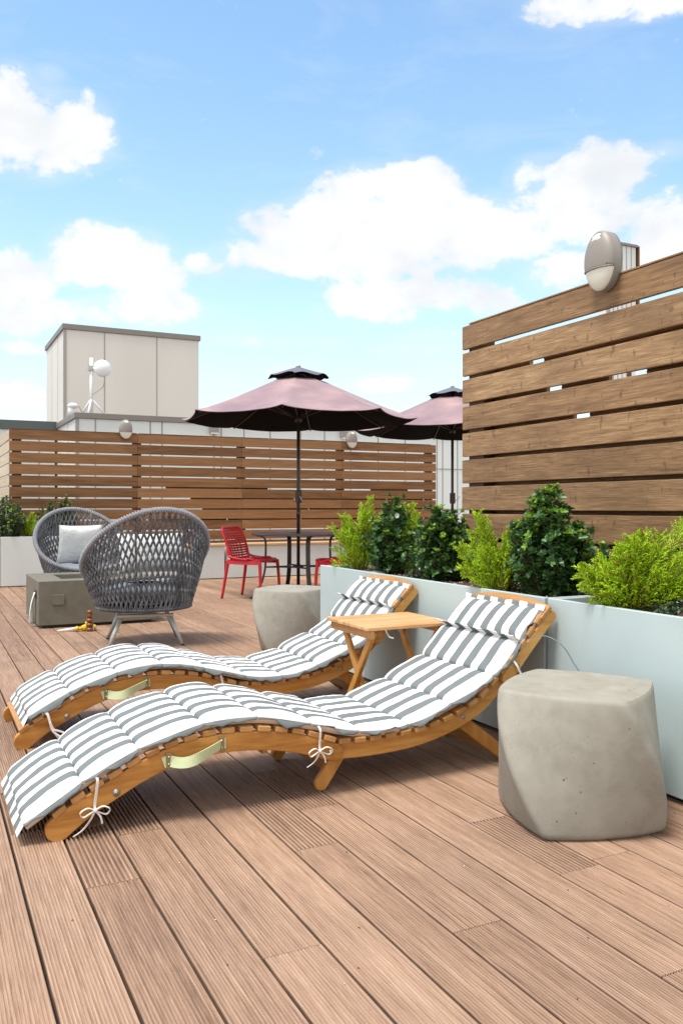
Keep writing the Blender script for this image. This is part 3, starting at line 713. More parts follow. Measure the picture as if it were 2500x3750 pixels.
l1 = make_lounger('nearest curved teak sun lounger under a striped cushion, beside the near concrete stool', LG, 2.787)
l2 = make_lounger('farther curved teak sun lounger behind the first, left of the small wooden table', LG, 3.905, .01)

# cushions
CP = [(.285,.060),(.463,.168),(.64,.250),(.86,.308),(1.055,.309),(1.262,.262),(1.455,.214),(1.665,.214),(1.862,.274),(2.066,.366),(2.20,.50),(2.318,.618)]
cc = crom([(x, z, 0) for x, z in CP], 12)      # smooth mid line of seams
def make_cushion(label, a0, seed, dx=0, CPX=None):
    R = random.Random(seed); p = thing('striped_cushion', label, 'cushion', (dx, 0, 0), group='grey and white striped lounger cushions')
    W = .565; CPX = CPX or [q[0] for q in CP]; nseg = len(CPX)-1; NV = 56; mb = MB()
    ph = [R.uniform(0, 6) for _ in range(60)]
    def base(s, lat=0):       # s in 0..nseg
        s = max(0, min(nseg-1e-6, s)); k_ = int(s); xx = lerp(CPX[k_], CPX[k_+1], s-k_); i = 0
        while i < len(cc)-2 and cc[i+1].x < xx: i += 1
        f = max(0, min(1, (xx-cc[i].x)/(cc[i+1].x-cc[i].x))); q = cc[i].lerp(cc[i+1], f)
        e0 = cc[max(i-3, 0)]; e1 = cc[min(i+4, len(cc)-1)]; d = (e1-e0).normalized(); return q, d, Vector((-d.y, d.x, 0))
    sl = []
    for k in range(nseg):
        for j in range(16): sl.append(k+.5-.5*cos(pi*j/16))
    sl.append(nseg)
    def edge(v):          # rounding to the side seams
        e = min(v, 1-v)/.045; return 1 if e >= 1 else sqrt(max(0, 1-(1-e)**2))
    def topp(s, v):
        k = min(int(s), nseg-1); f = s-k; q, d, n_ = base(s)
        puff = .021 if k < nseg-1 else .030
        puff *= 1+.16*sin(ph[k])
        # wrinkle / lumps
        wx = .0035*noise.noise(Vector((s*2.3+ph[20], v*7, seed)))+.0016*noise.noise(Vector((s*9, v*19+ph[21], seed)))
        pinch = 1-.10*max(0, (abs(v-.5)*2-.75))*4*(1 if f < .12 or f > .88 else 0)
        hgt = puff*(max(0, sin(pi*f))**.26)*edge(v)*pinch
        lat = (.5-v)*2*.018*(1-max(0, sin(pi*f))**.35)*(abs(v-.5)*2)**6
        if k == nseg-1: lat += (.5-v)*2*.022*sin(pi*min(1, f*4)/2)
        # pulled tufts along the seams
        tuft = -.004*(abs(sin(pi*v*5.5)))*(1-min(1, min(f, 1-f)/.10))
        h0 = .006+hgt+(wx if .02 < v < .98 else 0)*min(1, hgt*60)+tuft
        shift = .006*noise.noise(Vector((s*1.3, v*3, seed+9)))*(1 if .03 < v < .97 else .5)
        inset = .010*(1-edge(v))*0
        pp = q+n_*h0+d*shift
        return (pp.x, a0+v*W+lat, pp.y)
    w = NV+1; vs = []; 
    vals = [j/NV for j in range(w)]
    vals = [v if .1 < v < .9 else (v*v*10*.55+v*.45 if v <= .1 else 1-((1-v)*(1-v)*10*.55+(1-v)*.45)) for v in vals]
    for s in sl:
        for v in vals: vs.append(topp(s, v))
    fs = []; us = []
    for i in range(len(sl)-1):
        for j in range(NV):
            fs.append((i*w+j, i*w+j+1, (i+1)*w+j+1, (i+1)*w+j)); pu = .075 if sl[i] >= nseg-1 else 0; us.append([(vals[j]+pu, sl[i]), (vals[j+1]+pu, sl[i]), (vals[j+1]+pu, sl[i+1]), (vals[j]+pu, sl[i+1])])
    mb.add(vs, fs, 0, True, us)
    # underside
    vs = []; fs = []
    for s in sl:
        q, d, n_ = base(s); k = min(int(s), nseg-1); f = s-k
        for v, hh in ((.002, .005), (.02, -.0165), (.98, -.0165), (.998, .005)):
            pp = q+n_*hh; vs.append((pp.x, a0+v*W, pp.y))
    for i in range(len(sl)-1):
        for j in range(3): fs.append((i*4+j, i*4+4+j, i*4+5+j, i*4+1+j))
    mb.add(vs, fs, 1, True)
    # binding flange along both sides: ruffled
    for side in (0, 1):
        vs = []; fs = []; us = []
        for i, s in enumerate(sl):
            q, d, n_ = base(s); k = min(int(s), nseg-1); f = s-k
            sg = -1 if side == 0 else 1; y = a0+side*W-sg*(.022*sin(pi*min(1, f*4)/2) if k == nseg-1 else 0)-sg*.018*(1-max(0, sin(pi*f))**.35)
            wv = sin(pi*f)*(.5+.5*sin(ph[30+k]+f*5))*.022-.013*sin(pi*f)
            wv += (.006*sin(f*9.5+ph[k]*2)+.004*sin(f*21+ph[k+12]))*sin(pi*f); wd = (.011 if seed == 1 else .019)+.004*sin(f*9+ph[k])
            for m_, (o_, h_) in enumerate(((-.003, .006), (wd*.6, .005+wv*.5), (wd, (.001 if seed == 1 else -.006)+wv), (wd, (-.002 if seed == 1 else -.009)+wv), (wd*.6, .002+wv*.5), (-.003, .003))):
                pp = q+n_*h_; vs.append((pp.x, y+sg*o_, pp.y))
        for i in range(len(sl)-1):
            for j in range(5):
                fs.append((i*6+j, i*6+j+1, i*6+7+j, i*6+6+j)); us.append([(2, 0)]*4)
        mb.add(vs, fs, 0, True, us)
    # end flaps with stripes; frill below the pillow
    def flap(s0, dirs, ln, lift, n=30, wob=.006):
        vs = []; fs = []; us = []
        q, d, n_ = base(s0)
        for j in range(n+1):
            v = j/n; z_ = wob*sin(v*17+ph[5])+wob*.6*sin(v*41+ph[6])
            for m_ in range(4):
                t_ = m_/3; pp = q+d*(dirs*ln*t_)+n_*(.006+lift*t_+z_*t_*.6); vs.append((pp.x, a0+lerp(.0, 1, v)*W, pp.y))
        o = len(vs)
        vs += [(x, y, z-.003) for x, y, z in vs]
        for j in range(n):
            for m_ in range(3):
                for base_o, rev in ((0, 0), (o, 1)):
                    a = base_o+j*4+m_; fs.append((a, a+4, a+5, a+1)); u0, u1 = j/n, (j+1)/n; us.append([(u0, 0), (u1, 0), (u1, 1), (u0, 1)])
        for j in range(n): a = j*4+3; fs.append((a, a+4, o+a+4, o+a)); us.append([(j/n, 0), ((j+1)/n, 0), ((j+1)/n, 1), (j/n, 1)])
        mb.add(vs, fs, 0, True, us)
    flap(0, -1, .034, -.018); flap(nseg-.001, 1, .02, .01)
    flap(nseg-1.02, -.25, .02, .045, wob=.009)
    o = mb.build('pad', [M['stripe'], M['lining']], p, fix=False)
    # cotton ties with bows hanging at the near rail
    def bow(x, z, big=1, out=.012, ang=0):
        y = a0-out; tb = MB()
        k = Vector((x, y, z)); r = .0032
        q, d, n_ = base(x and min(range(0, nseg*10), key=lambda t_: abs(base(t_/10)[0].x-x))/10)
        tb.ribbon(crom([(q.x, a0+.005, q.y+.005), (q.x+.004, a0-.016, q.y-.012), (x, y+.0, z+.02), (x, y-.006, z)]), (1, .2, 0), .008, .0025)
        for sg, L in ((1, .044), (-1, .048)):
            lp = [k, k+Vector((sg*L*.5, -.012, .014)), k+Vector((sg*L, -.016, .004)), k+Vector((sg*L*.8, -.008, -.014)), k+Vector((sg*L*.3, -.004, -.006)), k]
            tb.ribbon(crom(lp, 6), (0, 1, .25), .0058, .0022)
        tb.ribbon(crom([k, k+Vector((.016, -.004, -.02)), k+Vector((.022, -.004, -.044))]), (1, .3, 0), .0058, .0022)
        tb.ribbon(crom([k, k+Vector((-.012, -.004, -.022)), k+Vector((-.034*big, -.002, -.05*big)), k+Vector((-.06*big, .004, -.068*big))]), (1, .3, 0), .0058, .0022)
        tb.grid(lambda u, v: (k.x+.008*sin(pi*v)*cos(2*pi*u), k.y-.003+.006*sin(pi*v)*sin(2*pi*u), k.z+.007*cos(pi*v)), 8, 6, closeu=True)
        tb.build('tie', M['tie'], p)
    if seed == 1:
        bow(.495, .082, 1.1); bow(1.283, .172, .8, .014)
    else:
        tb = MB(); tb.ribbon(crom([(.46, a0+.005, .165), (.475, a0-.02, .15), (.49, a0-.03, .10), (.515, a0-.03, .05), (.53, a0-.02, .03)]), (1, .2, 0), .010, .0025)
        tb.ribbon(crom([(.485, a0-.032, .11), (.5, a0-.034, .07), (.55, a0-.034, .035), (.545, a0-.03, .06), (.50, a0-.034, .08)]), (1, .2, 0), .008, .0025); tb.build('tie', M['tie'], p); tb = MB()
        tb.ribbon(crom([(1.262, a0+.005, .262), (1.268, a0-.012, .24), (1.275, a0-.014, .20)]), (1, .2, 0), .010, .0025); tb.build('tie', M['tie'], p)
    tb = MB(); tb.ribbon(crom([(2.15, a0+.005, .44), (2.165, a0-.014, .405), (2.185, a0-.016, .37), (2.21, a0-.02, .36)]), (1, .2, 0), .010, .0025)
    tb.build('tie', M['tie'], p)
    tg = MB()
    if seed == 1: tg.ribbon(crom([(2.215, a0+.005, .50), (2.25, a0-.06, .53), (2.30, a0-.12, .50), (2.33, a0-.17, .42), (2.335, a0-.2, .385)]), (1, .6, 0), .010, .0022)
    else: tg.ribbon(crom([(2.215, a0+.005, .50), (2.235, a0-.02, .46), (2.225, a0-.03, .42), (2.25, a0-.03, .38)]), (1, .6, 0), .010, .0022)
    tg.build('grey_tie', M['seatpad'], p)
    return p
make_cushion('grey and white striped cushion on the nearest lounger, tied with two white bows', 2.787, 1)
make_cushion('grey and white striped cushion on the farther lounger behind', 3.905, 2, .015, [.40,.575,.78,.99,1.19,1.395,1.59,1.785,1.975,2.12,2.215,2.315])

# ------------------------------------------------------------------ folding side table
tb0 = thing('folding_table', 'small slatted teak folding table standing between the two lounger heads', 'table', (2.0, 3.6, 0))
TB = (1.80, 2.27, 3.375, 3.815, .505)
mb = MB(); ns = 7; wd = (TB[3]-TB[2])/ns
for i in range(ns): mb.box(TB[0]+random.uniform(-.001, .001), TB[1], TB[2]+i*wd+.0022, TB[2]+(i+1)*wd-.0022, TB[4]-.016, TB[4])
rel(mb.build('tabletop', M['table_teak'], bevel=.003), tb0)
for x0 in (TB[0]+.02, TB[1]-.044):
    mb = MB(); mb.box(x0, x0+.022, TB[2]+.012, TB[3]-.012, TB[4]-.056, TB[4]-.0175); rel(mb.build('apron', M['teak_y'], bevel=.003), tb0)
    for (ya, yb, dx) in ((TB[2]+.04, TB[3]-.06, .023), (TB[3]-.04, TB[2]+.06, .046)):
        sg = 1 if x0 < 2 else -1; xx = x0+sg*dx
        mb = MB(); mb.ribbon([(xx+.01, ya, TB[4]-.022), (xx+.01, yb, .003)], (0, 1, .2), .036, .02); rel(mb.build('leg', M['teak_z'], bevel=.003), tb0)
for (xa, xb, ya) in ((TB[0]+.07, TB[1]-.09, TB[2]+.10), (TB[0]+.09, TB[1]-.11, TB[3]-.125)):
    mb = MB(); mb.box(xa, xb, ya, ya+.025, .14, .165); rel(mb.build('stretcher', M['teak'], bevel=.002), tb0)

# ------------------------------------------------------------------ parasols and table
def parasol(X, Y, zt, rot, label, crank=True):
    b, a = cw(X, Y); p = thing('parasol', label, 'parasol', (b, a, 0), 0, 'plum parasols')
    n = 8; Rr = 1.37; zr = zt-.625; rot0 = rot
    def can(off, r0=0.0, r1=1.0, vent=False):
        def fn(u, v):
            k = int(min(u*n, n-1e-6)); f = u*n-k; th = rot0+2*pi*(k+f)/n
            s = lerp(r0, r1, v); mid = abs(f-.5)*2
            rad = Rr*s*cos(pi/n)/cos((f-.5)*2*pi/n)
            z = zr+(zt-.04-zr)*(1-s)**1.12
            sag = (.030*(s**1.5)*sin(pi*s*.82)+.004*s)*(1-mid**2)
            hem = -.010*max(0, (s-.86)/.14)*(1-mid**2)
            z -= sag; z += .012*max(0, (s-.9)/.1)*mid**6
            rad *= 1+(.012*mid**8)*s
            z += .006*noise.noise(Vector((rad*cos(th)*4, rad*sin(th)*4, 2)))*s
            return (rad*cos(th), rad*sin(th), z+hem-off)
        return fn
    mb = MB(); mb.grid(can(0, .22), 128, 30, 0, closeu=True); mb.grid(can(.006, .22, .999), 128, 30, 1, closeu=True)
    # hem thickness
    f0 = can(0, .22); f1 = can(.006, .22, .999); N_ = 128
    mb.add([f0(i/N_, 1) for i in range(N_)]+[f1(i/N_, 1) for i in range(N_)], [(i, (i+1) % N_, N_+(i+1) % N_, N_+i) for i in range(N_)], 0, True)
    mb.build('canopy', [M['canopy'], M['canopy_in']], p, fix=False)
    def vfn(off):
        def fn(u, v):
            k = int(min(u*n, n-1e-6)); f = u*n-k; th = rot0+2*pi*(k+f)/n; mid = abs(f-.5)*2
            s = lerp(.01, 1, v); rad = .36*s*cos(pi/n)/cos((f-.5)*2*pi/n); z = zt-.01-.125*s**1.1
            lift = .014*(1-mid**2)*s**2*(1 if k % 2 else .4)+.012*sin(u*40)*s**3
            return (rad*cos(th), rad*sin(th), z+lift-off)
        return fn
    mb = MB(); mb.grid(vfn(0), 96, 10, 0, closeu=True); mb.grid(vfn(.005), 96, 10, 1, closeu=True); mb.build('vent', [M['vent'], M['canopy_in']], p, fix=False)
    mb = MB(); mb.lathe([(.03, zt-.015), (.028, zt+.0), (.016, zt+.012), (.008, zt+.03), (.002, zt+.035)], 0, 0, 14); mb.build('finial', M['legmetal'], p)
    mb = MB(); mb.tube([(0, 0, 0), (0, 0, zt-.02)], .0195, 16); mb.build('pole', M['bronze'], p)
    for k in range(n):
        th = rot0+2*pi*k/n; mb = MB()
        def rp(s): 
            z = zr+(zt-.04-zr)*(1-s)**1.12; return Vector((Rr*s*cos(th), Rr*s*sin(th), z-.02))
        mb.tube([rp(s) for s in (.03, .25, .5, .75, .975)], .009, 6); e = mb.build('rib', M['bronze'], p)
        mb = MB(); mb.tube([Vector((.03*cos(th), .03*sin(th), zr+.02)), rp(.5)+Vector((0,0,-.004))], .007, 6); mb.build('strut', M['bronze'], e)
    mb = MB(); mb.lathe([(.022, zr-.03), (.042, zr-.025), (.042, zr+.03), (.022, zr+.035)], 0, 0, 16); mb.build('hub', M['bronze'], p)
    mb = MB(); mb.box(-.028, .034, -.03, .03, 1.10, 1.25); hb_ = mb.build('crank_box', M['bronze'], p, bevel=.01)
    mb = MB(); cd = (.9, -.3) if crank else (.9, .3)
    if crank: mb.tube([(0, -.03, 1.17), (0, -.06, 1.17), (.02, -.065, 1.12)], .006, 6)
    else: mb.tube([(.03, 0, 1.14), (.09, 0.02, 1.15), (.13, .02, 1.2)], .006, 6)
    mb.build('crank_handle', M['legmetal'], hb_)
    mb = MB(); mb.tube([(0,0,.93),(0,0,1.02)], .0225, 14); mb.build('collar', M['bronze'], p)
    mb = MB(); mb.lathe([(.25, 0), (.25, .03), (.22, .05), (.05, .06), (.03, .075), (.022, .08)], 0, 0, 28); mb.build('base', M['bronze'], p)
    return p
r1 = radians(-94-26.3)
parasol(-.503, 9.9, 2.70, r1, 'nearer plum parasol standing through the round table')
parasol(1.54, 11.8, 2.735, r1+radians(9), 'farther plum parasol half hidden behind the right slat fence', False)
bT, aT = cw(-.503, 9.9)
tp = thing('round_table', 'round dark bronze table under the nearer plum parasol', 'table', (bT, aT, 0))
mb = MB(); prof = [(.024, .738), (.50, .738), (.53, .725), (.545, .73), (.548, .742), (.54, .752), (.50, .748), (.024, .748)]
n_ = 64; vs = []
for r, z in prof:
    for k in range(n_): vs.append((r*cos(2*pi*k/n_), r*sin(2*pi*k/n_), z))
mb.add(vs, [(i*n_+k, i*n_+(k+1) % n_, ((i+1) % 8)*n_+(k+1) % n_, ((i+1) % 8)*n_+k) for i in range(8) for k in range(n_)], 0, True)
mb.build('tabletop', M['tabletop'], tp)
for q in range(4):
    th = radians(199-26.3+90*q); e = Vector((cos(th), sin(th), 0)); pr = [(.50, .722), (.455, .718), (.405, .69), (.39, .62), (.392, .45), (.40, .33), (.44, .18), (.52, .05), (.575, .004)]
    mb = MB(); mb.ribbon(crom([e*r+Vector((0, 0, z)) for r, z in pr], 6), (-sin(th), cos(th), 0), .05, .014); mb.build('leg', M['bronze'], tp, bevel=.002)
for q in range(4):
    mb = MB(); t0 = radians(199-26.3+90*q); t1 = t0+pi/2
    mb.tube(crom([Vector((.385*cos(t0), .385*sin(t0), .36)), Vector((.14*cos((t0+t1)/2), .14*sin((t0+t1)/2), .36)), Vector((.385*cos(t1), .385*sin(t1), .36))], 8), .009, 6); mb.build('stretcher', M['bronze'], tp)
mb = MB(); mb.tube([(.06*cos(2*pi*k/24), .06*sin(2*pi*k/24), .36) for k in range(24)], .009, 6, closed=True); mb.build('ring', M['bronze'], tp)

# ------------------------------------------------------------------ red chairs
def red_chair(X, Y, facing_cam_deg, label):
    b, a = cw(X, Y); p = thing('red_chair', label, 'chair', (b, a, 0), radians(facing_cam_deg-26.3), 'red plastic chairs at the round table')
    # local: +x forward, y sideways
    sw, sd = .23, .22
    mb = MB()
    def bar(P, w_, t_=.008): mb.tube(crom(P, 5), w_, 8)
    # seat frame: rounded loop
    loop = []
    for k in range(48):
        th = 2*pi*k/48; n3 = 3.2; d = (abs(cos(th))**n3+abs(sin(th))**n3)**(-1/n3); x = .235*d*cos(th); y = .225*d*sin(th)*(1-.06*(x < 0))
        loop.append((x, y, .440+.012*cos(th)+.02*(abs(y)/.225)**3*(x < .1)))
    mb.tube(loop, .014, 8, closed=True)
    for k in range(9):
        x = -.18+k*.045; hw = .215
        mb.ribbon(crom([(x-.012, -hw, .445), (x+.010, -.11, .432), (x+.016, 0, .428), (x+.010, .11, .432), (x-.012, hw, .445)], 5), lambda i: (1, 0, 0), .031, .010)
    for y in (-.14, -.07, 0, .07, .14): mb.ribbon([(-.21, y, .430), (0, y, .4265), (.22, y, .434)], (0, 1, 0), .012, .009)
    # skirt below the seat frame
    mb.build('seat', M['red'], p, fix=True)
    mb = MB()
    def bk(u, v):    # u -1..1 side, v 0..1 height
        hw = lerp(.195, .225, v**.7)*(1-.10*max(0, v-.8)/.2)
        x = -.215-.10*v-.03*v*v+.045*(u*u); z = .445+.375*v-.012*u*u*v+.012*(abs(u)**3)*v*0
        return (x, u*hw, z)
    mb.tube(crom([bk(-1, 0), bk(-1, .3), bk(-1, .7), bk(-.97, .93), bk(-.8, 1.0), bk(-.3, .985), bk(.3, .985), bk(.8, 1.0), bk(.97, .93), bk(1, .7), bk(1, .3), bk(1, 0)], 5), .014, 8)
    mb.grid(lambda u, v: (lambda q: (q[0]-.0, q[1], q[2]))(bk(-1+2*u, .86+.12*v)), 16, 4); mb.grid(lambda u, v: (lambda q: (q[0]-.010, q[1], q[2]))(bk(-1+2*u, .86+.12*v)), 16, 4)
    for k in range(11):
        v = .06+k*.076
        mb.ribbon([bk(-1+2*i/12, v-.035*(1-(-1+2*i/12)**2)+.01) for i in range(13)], lambda i: (.15, 0, 1), .019, .010)
    for u in (-.66, -.33, 0, .33, .66): mb.ribbon([bk(u*(.8+.2*v_/8), v_/8*.88) for v_ in range(9)], lambda i: (0, 1, 0), .013, .009)
    mb.build('backrest', M['red'], p, fix=True)
    mb = MB()
    for s in (-1, 1):   # swept arms joining back and seat
        mb.tube(crom([bk(s*1, .42), (-.20, s*.222, .50), (-.10, s*.232, .465), (.06, s*.235, .452)], 5), [.015]*16, 8)
        mb.ribbon(crom([(-.23, s*.215, .425), (-.05, s*.226, .418), (.18, s*.222, .42)], 5), (0, .15, 1), .045, .014)
    mb.build('side_rail', M['red'], p, fix=True)
    for s in (-1, 1):
        mb = MB(); mb.tube(crom([(.20, s*.205, .44), (.212, s*.215, .30), (.225, s*.228, .0)], 4), [lerp(.022, .0145, i/8) for i in range(9)], 10); mb.build('leg', M['red'], p)
        mb = MB(); mb.tube(crom([(-.215, s*.205, .45), (-.235, s*.212, .30), (-.285, s*.225, .0)], 4), [lerp(.023, .0145, i/8) for i in range(9)], 10); mb.build('leg', M['red'], p)
    return p
red_chair(-1.02, 9.83, -24, 'red plastic chair with perforated back, left of the round table')
red_chair(-.04, 9.62, 172, 'red plastic chair mostly hidden behind the planter, right of the round table')

# ------------------------------------------------------------------ rope chairs
def rope_meshes():
    def rim(th):     # th=0 front
        k = (1-cos(th))/2; z = .415+.615*k**1.25
        x = .482*sin(th)*(1-.02*k); y = .40*cos(th)-.04 if cos(th) > 0 else .43*cos(th)-.04
        return Vector((x, y, z))
    def bot(th): return Vector((.355*sin(th), .345*cos(th), .285))
    def srf(th, t, off=0):
        b = bot(th); r = rim(th); e = t**1.55; z = lerp(b.z, r.z, t)
        p = Vector((lerp(b.x, r.x, e), lerp(b.y, r.y, e), z)); d = Vector((sin(th), cos(th), 0)); bul = .035*sin(pi*t)*(1-.5*t)
        return p+d*(off+bul)
    N = 62; sweep = 2*pi/N*6.0; mb = MB()
    for k in range(N):
        for sg in (-1, 1):
            th0 = 2*pi*(k+.25*sg)/N; pts = []
            n = 34
            for i in range(n+1):
                t = i/n; th = th0+sg*sweep*t
                pts.append(srf(th, .02+t*.97, sg*.0055*cos(pi*t*6.0*2+pi*.5)))
            mb.tube(pts, .0084, 5, caps=False)
    lat = mb
    def coil(fn, R0, r, turns, n=8):
        m_ = MB(); pts = []; M_ = turns*n
        for i in range(M_):
            u = i/M_; c = fn(u); d = (fn((u+.002) % 1)-fn((u-.002) % 1)).normalized(); up = Vector((0,0,1)); up = (up-d*up.dot(d)).normalized(); bb = d.cross(up); a = 2*pi*i/n
            pts.append(c+(up*cos(a)+bb*sin(a))*R0)
        m_.tube(pts, r, 5, closed=True); m_.tube([fn(i/96) for i in range(96)], R0, 8, closed=True); return m_
    rm = coil(lambda u: rim(2*pi*(u % 1)), .017, .0085, 150)
    bt = coil(lambda u: bot(2*pi*(u % 1)), .010, .007, 120)
    # inner shell hoops (frame seen through the ropes)
    fr = MB()
    for t in (.33,): fr.tube([srf(2*pi*i/60, t, -.014) for i in range(60)], .006, 6, closed=True)
    for th in (pi*.6, pi*.86, pi*1.14, pi*1.4, pi*.2, pi*1.8): fr.tube([srf(th, t/10, -.014) for t in range(11)], .008, 6)
    fr.lathe([(.05, .262), (.33, .265), (.345, .275), (.345, .29), (.32, .297), (.02, .297)], 0, 0, 40)
    return lat, rm, bt, fr
lat, rm, bt, fr_ = rope_meshes()
def pillow_mesh(w_, h_, d_):
    mb = MB(); n = 24
    def fn(sd):
        def f(u, v):
            x = 2*u-1; y = 2*v-1; k = ((1-x**4)*(1-y**4))**.5*(1-.15*(x*x+y*y))
            e = 1-.07*(1-abs(y)**2)*abs(x)**6; e2 = 1-.07*(1-abs(x)**2)*abs(y)**6
            wr = .006*noise.noise(Vector((x*3, y*3, sd*4)))*k
            return (x*w_/2*e, sd*(d_/2*k)+wr, y*h_/2*e2)
        return f
    mb.grid(fn(1), n, n); mb.grid(fn(-1), n, n); return mb
def rope_chair(label, loc, rz, leg_rz, pl_label, pl_off):
    p = thing('rope_chair', label, 'chair', loc, rz, 'round rope lounge chairs by the fire pit')
    lat.build('rope_basket', M['rope'], p, fix=False); rm.build('rim', M['rope_l'], p, fix=False); bt.build('bottom_rim', M['rope'], p, fix=False); fr_.build('inner_frame', M['rope'], p)
    mb = MB(); mb.grid(lambda u, v: (lambda th, s: ((.33+.03*sin(pi*s))*min(1, sin(pi*s)**.35 if 0 < s < 1 else 0)*sin(th), .01+(.32+.03*sin(pi*s))*(sin(pi*s)**.35 if 0 < s < 1 else 0)*cos(th), .39-.075*cos(pi*s)*1.0))(2*pi*u, .02+.96*v), 40, 14, closeu=True)
    mb.build('seat_cushion', M['seatpad'], p)
    q = bpy.data.objects.new('leg_frame', None)
    mb = MB(); dr = leg_rz-rz; ca, sa = cos(dr), sin(dr); rt = lambda x, y, z: Vector((x*ca-y*sa, x*sa+y*ca, z))
    for sy in (-1, 1): mb.ribbon([rt(-.21, sy*.17, .228), rt(.21, sy*.17, .228)], rt(0, 1, 0), .045, .02)
    mb.ribbon([rt(0, -.17, .2475), rt(0, .17, .2475)], rt(1, 0, 0), .12, .018)
    mb.build('base_frame', M['legmetal'], p, bevel=.003)
    for sx_ in (-1, 1):
        for sy in (-1, 1):
            mb = MB(); mb.tube([rt(sx_*.175, sy*.165, .232), rt(sx_*.27, sy*.245, .008)], [.0195, .012], 12); l = mb.build('leg', M['legmetal'], p)
            mb = MB(); mb.tube([rt(sx_*.269, sy*.244, .010), rt(sx_*.272, sy*.247, 0)], [.0135, .0135], 10); mb.build('foot_cap', M['plinth'], l)
    M_ = Matrix.Translation(loc) @ Matrix.Rotation(rz, 4, 'Z')
    pw = pillow_mesh(.46, .44, .17); o = pw.build('throw_pillow', M['pillow']); tag(o, pl_label, 'pillow', 'white throw pillows')
    if pl_off[1] > -.15: o.scale = (1.15, .9, .72)
    o.location = M_ @ Vector(pl_off); o.rotation_euler = (radians(18), 0, rz+radians(180)); return p
# local: +y forward
bA, aA = cw(-1.535, 6.61)
rope_chair('round grey rope chair seen from behind, front one beside the fire pit', (bA, aA, 0), radians(4), radians(-10), 'white pillow glimpsed through the ropes of the front rope chair', (.02, -.13, .70))
bB, aB = cw(-2.70, 8.9)
rope_chair('round grey rope chair facing the viewer behind the fire pit', (bB, aB, 0), radians(180+6), radians(180), 'white square pillow leaning in the rope chair that faces the viewer', (.0, -.17, .655))

# ------------------------------------------------------------------ fire pit
fp = thing('fire_pit', 'low olive-grey concrete fire pit block between the two rope chairs', 'fire pit', (.90, 7.71, 0))
x0, x1, y0, y1, zt = .90, 1.925, 7.71, 8.66, .41
mb = MB(); rx0, rx1, ry0, ry1 = x0+.22, x1-.22, y0+.19, y1-.19
def ring(xa, xb, ya, yb, z): return [(xa, ya, z), (xb, ya, z), (xb, yb, z), (xa, yb, z)]
vs = ring(x0, x1, y0, y1, .025)+ring(x0, x1, y0, y1, zt)+ring(rx0, rx1, ry0, ry1, zt)+ring(rx0, rx1, ry0, ry1, zt-.09)
fs = [(3,2,1,0)]
for r_ in range(3): fs += [(r_*4+i, r_*4+(i+1) % 4, r_*4+4+(i+1) % 4, r_*4+4+i) for i in range(4)]
fs.append((12,13,14,15)); mb.add(vs, fs); rel(mb.build('block', M['firepit'], bevel=.006), fp)
mb = MB(); mb.box(x0+.04, x1-.04, y0+.04, y1-.04, 0, .024); rel(mb.build('plinth', M['plinth']), fp)
mb = MB(); mb.box(x0+.115, x0+.215, y0-.014, y0-.0005, .20, .29); rel(mb.build('access_plate', M['firepit'], bevel=.003), fp)
mb = MB(); mb.box(x0-.004, x0-.0005, y0+.11, y0+.26, .25, .32); rel(mb.build('vent_slot', M['plinth']), fp)
mb = MB(); mb.grid(lambda u, v: (x0-.012-.016*sin(v*3)-.02*sin(u*9+v*3)*v-.02*v, y0+.14+.08*u*(1-.5*v)+.05*v+.01*sin(v*8), .30-.26*v-.03*u*v), 14, 22)
cl = mb.build('white_cloth', M['pillow'], fix=False); sd_ = cl.modifiers.new('s', 'SOLIDIFY'); sd_.thickness = .006
tag(cl, 'crumpled white cloth hanging from the slot in the side of the fire pit', 'cloth')
# small fittings on the deck by the pit
c = cw(*(lambda x, y: ((x-784)/F*(F*H/(y-1165)), F*H/(y-1165)))(206, 1450))
t2 = thing('brass_fitting', 'brown stacked cylindrical fitting standing by the fire pit', 'fitting', (c[0], c[1], 0))
mb = MB(); z = 0
for i, (r, h) in enumerate([(.028,.03),(.022,.012),(.029,.025),(.02,.01),(.028,.028),(.016,.01),(.022,.022),(.024,.006),(.021,.03)]): mb.lathe([(r, z), (r, z+h)], 0, 0, 18, i % 2*0); z += h+.0005
mb.build('stack', M['copper'], t2)
c = cw(*(lambda x, y: ((x-784)/F*(F*H/(y-1165)), F*H/(y-1165)))(160, 1451))
t3 = thing('gas_key', 'yellow gas valve with a pale tapered nozzle lying by the fire pit', 'valve', (c[0], c[1], 0), radians(18-26.3))
mb = MB(); mb.tube([(-.10, 0, .012), (.05, 0, .02)], [.004, .018], 12); mb.build('nozzle', M['tie'], t3)
mb = MB(); mb.tube([(.05, 0, .022), (.07, 0, .022)], .022, 14); mb.tube([(.07, 0, .022), (.10, 0, .024)], .015, 12); mb.tube([(.10, 0, .024), (.125, .005, .03), (.15, .01, .035)], [.024, .026, .02], 14)
mb.grid(lambda u, v: (.15+.026*sin(pi*v)*cos(2*pi*u), .02+.026*sin(pi*v)*sin(2*pi*u), .062+.024*cos(pi*v)), 14, 8, closeu=True); mb.build('valve_body', M['yellow'], t3)
mb = MB(); mb.box(.155, .195, -.02, .02, .0, .06); mb.build('tag', M['white'], t3, bevel=.006)
c = cw(*(lambda x, y: ((x-784)/F*(F*H/(y-1165)), F*H/(y-1165)))(216, 1447))
mb = MB(); mb.lathe([(.012, 0), (.02, .006), (.022, .02), (.018, .034), (.01, .045)], 0, 0, 14); tag(mb.build('yellow_cap', M['yellow'], loc=(c[0], c[1], 0)), 'small yellow cap right of the brown stacked fitting', 'cap')

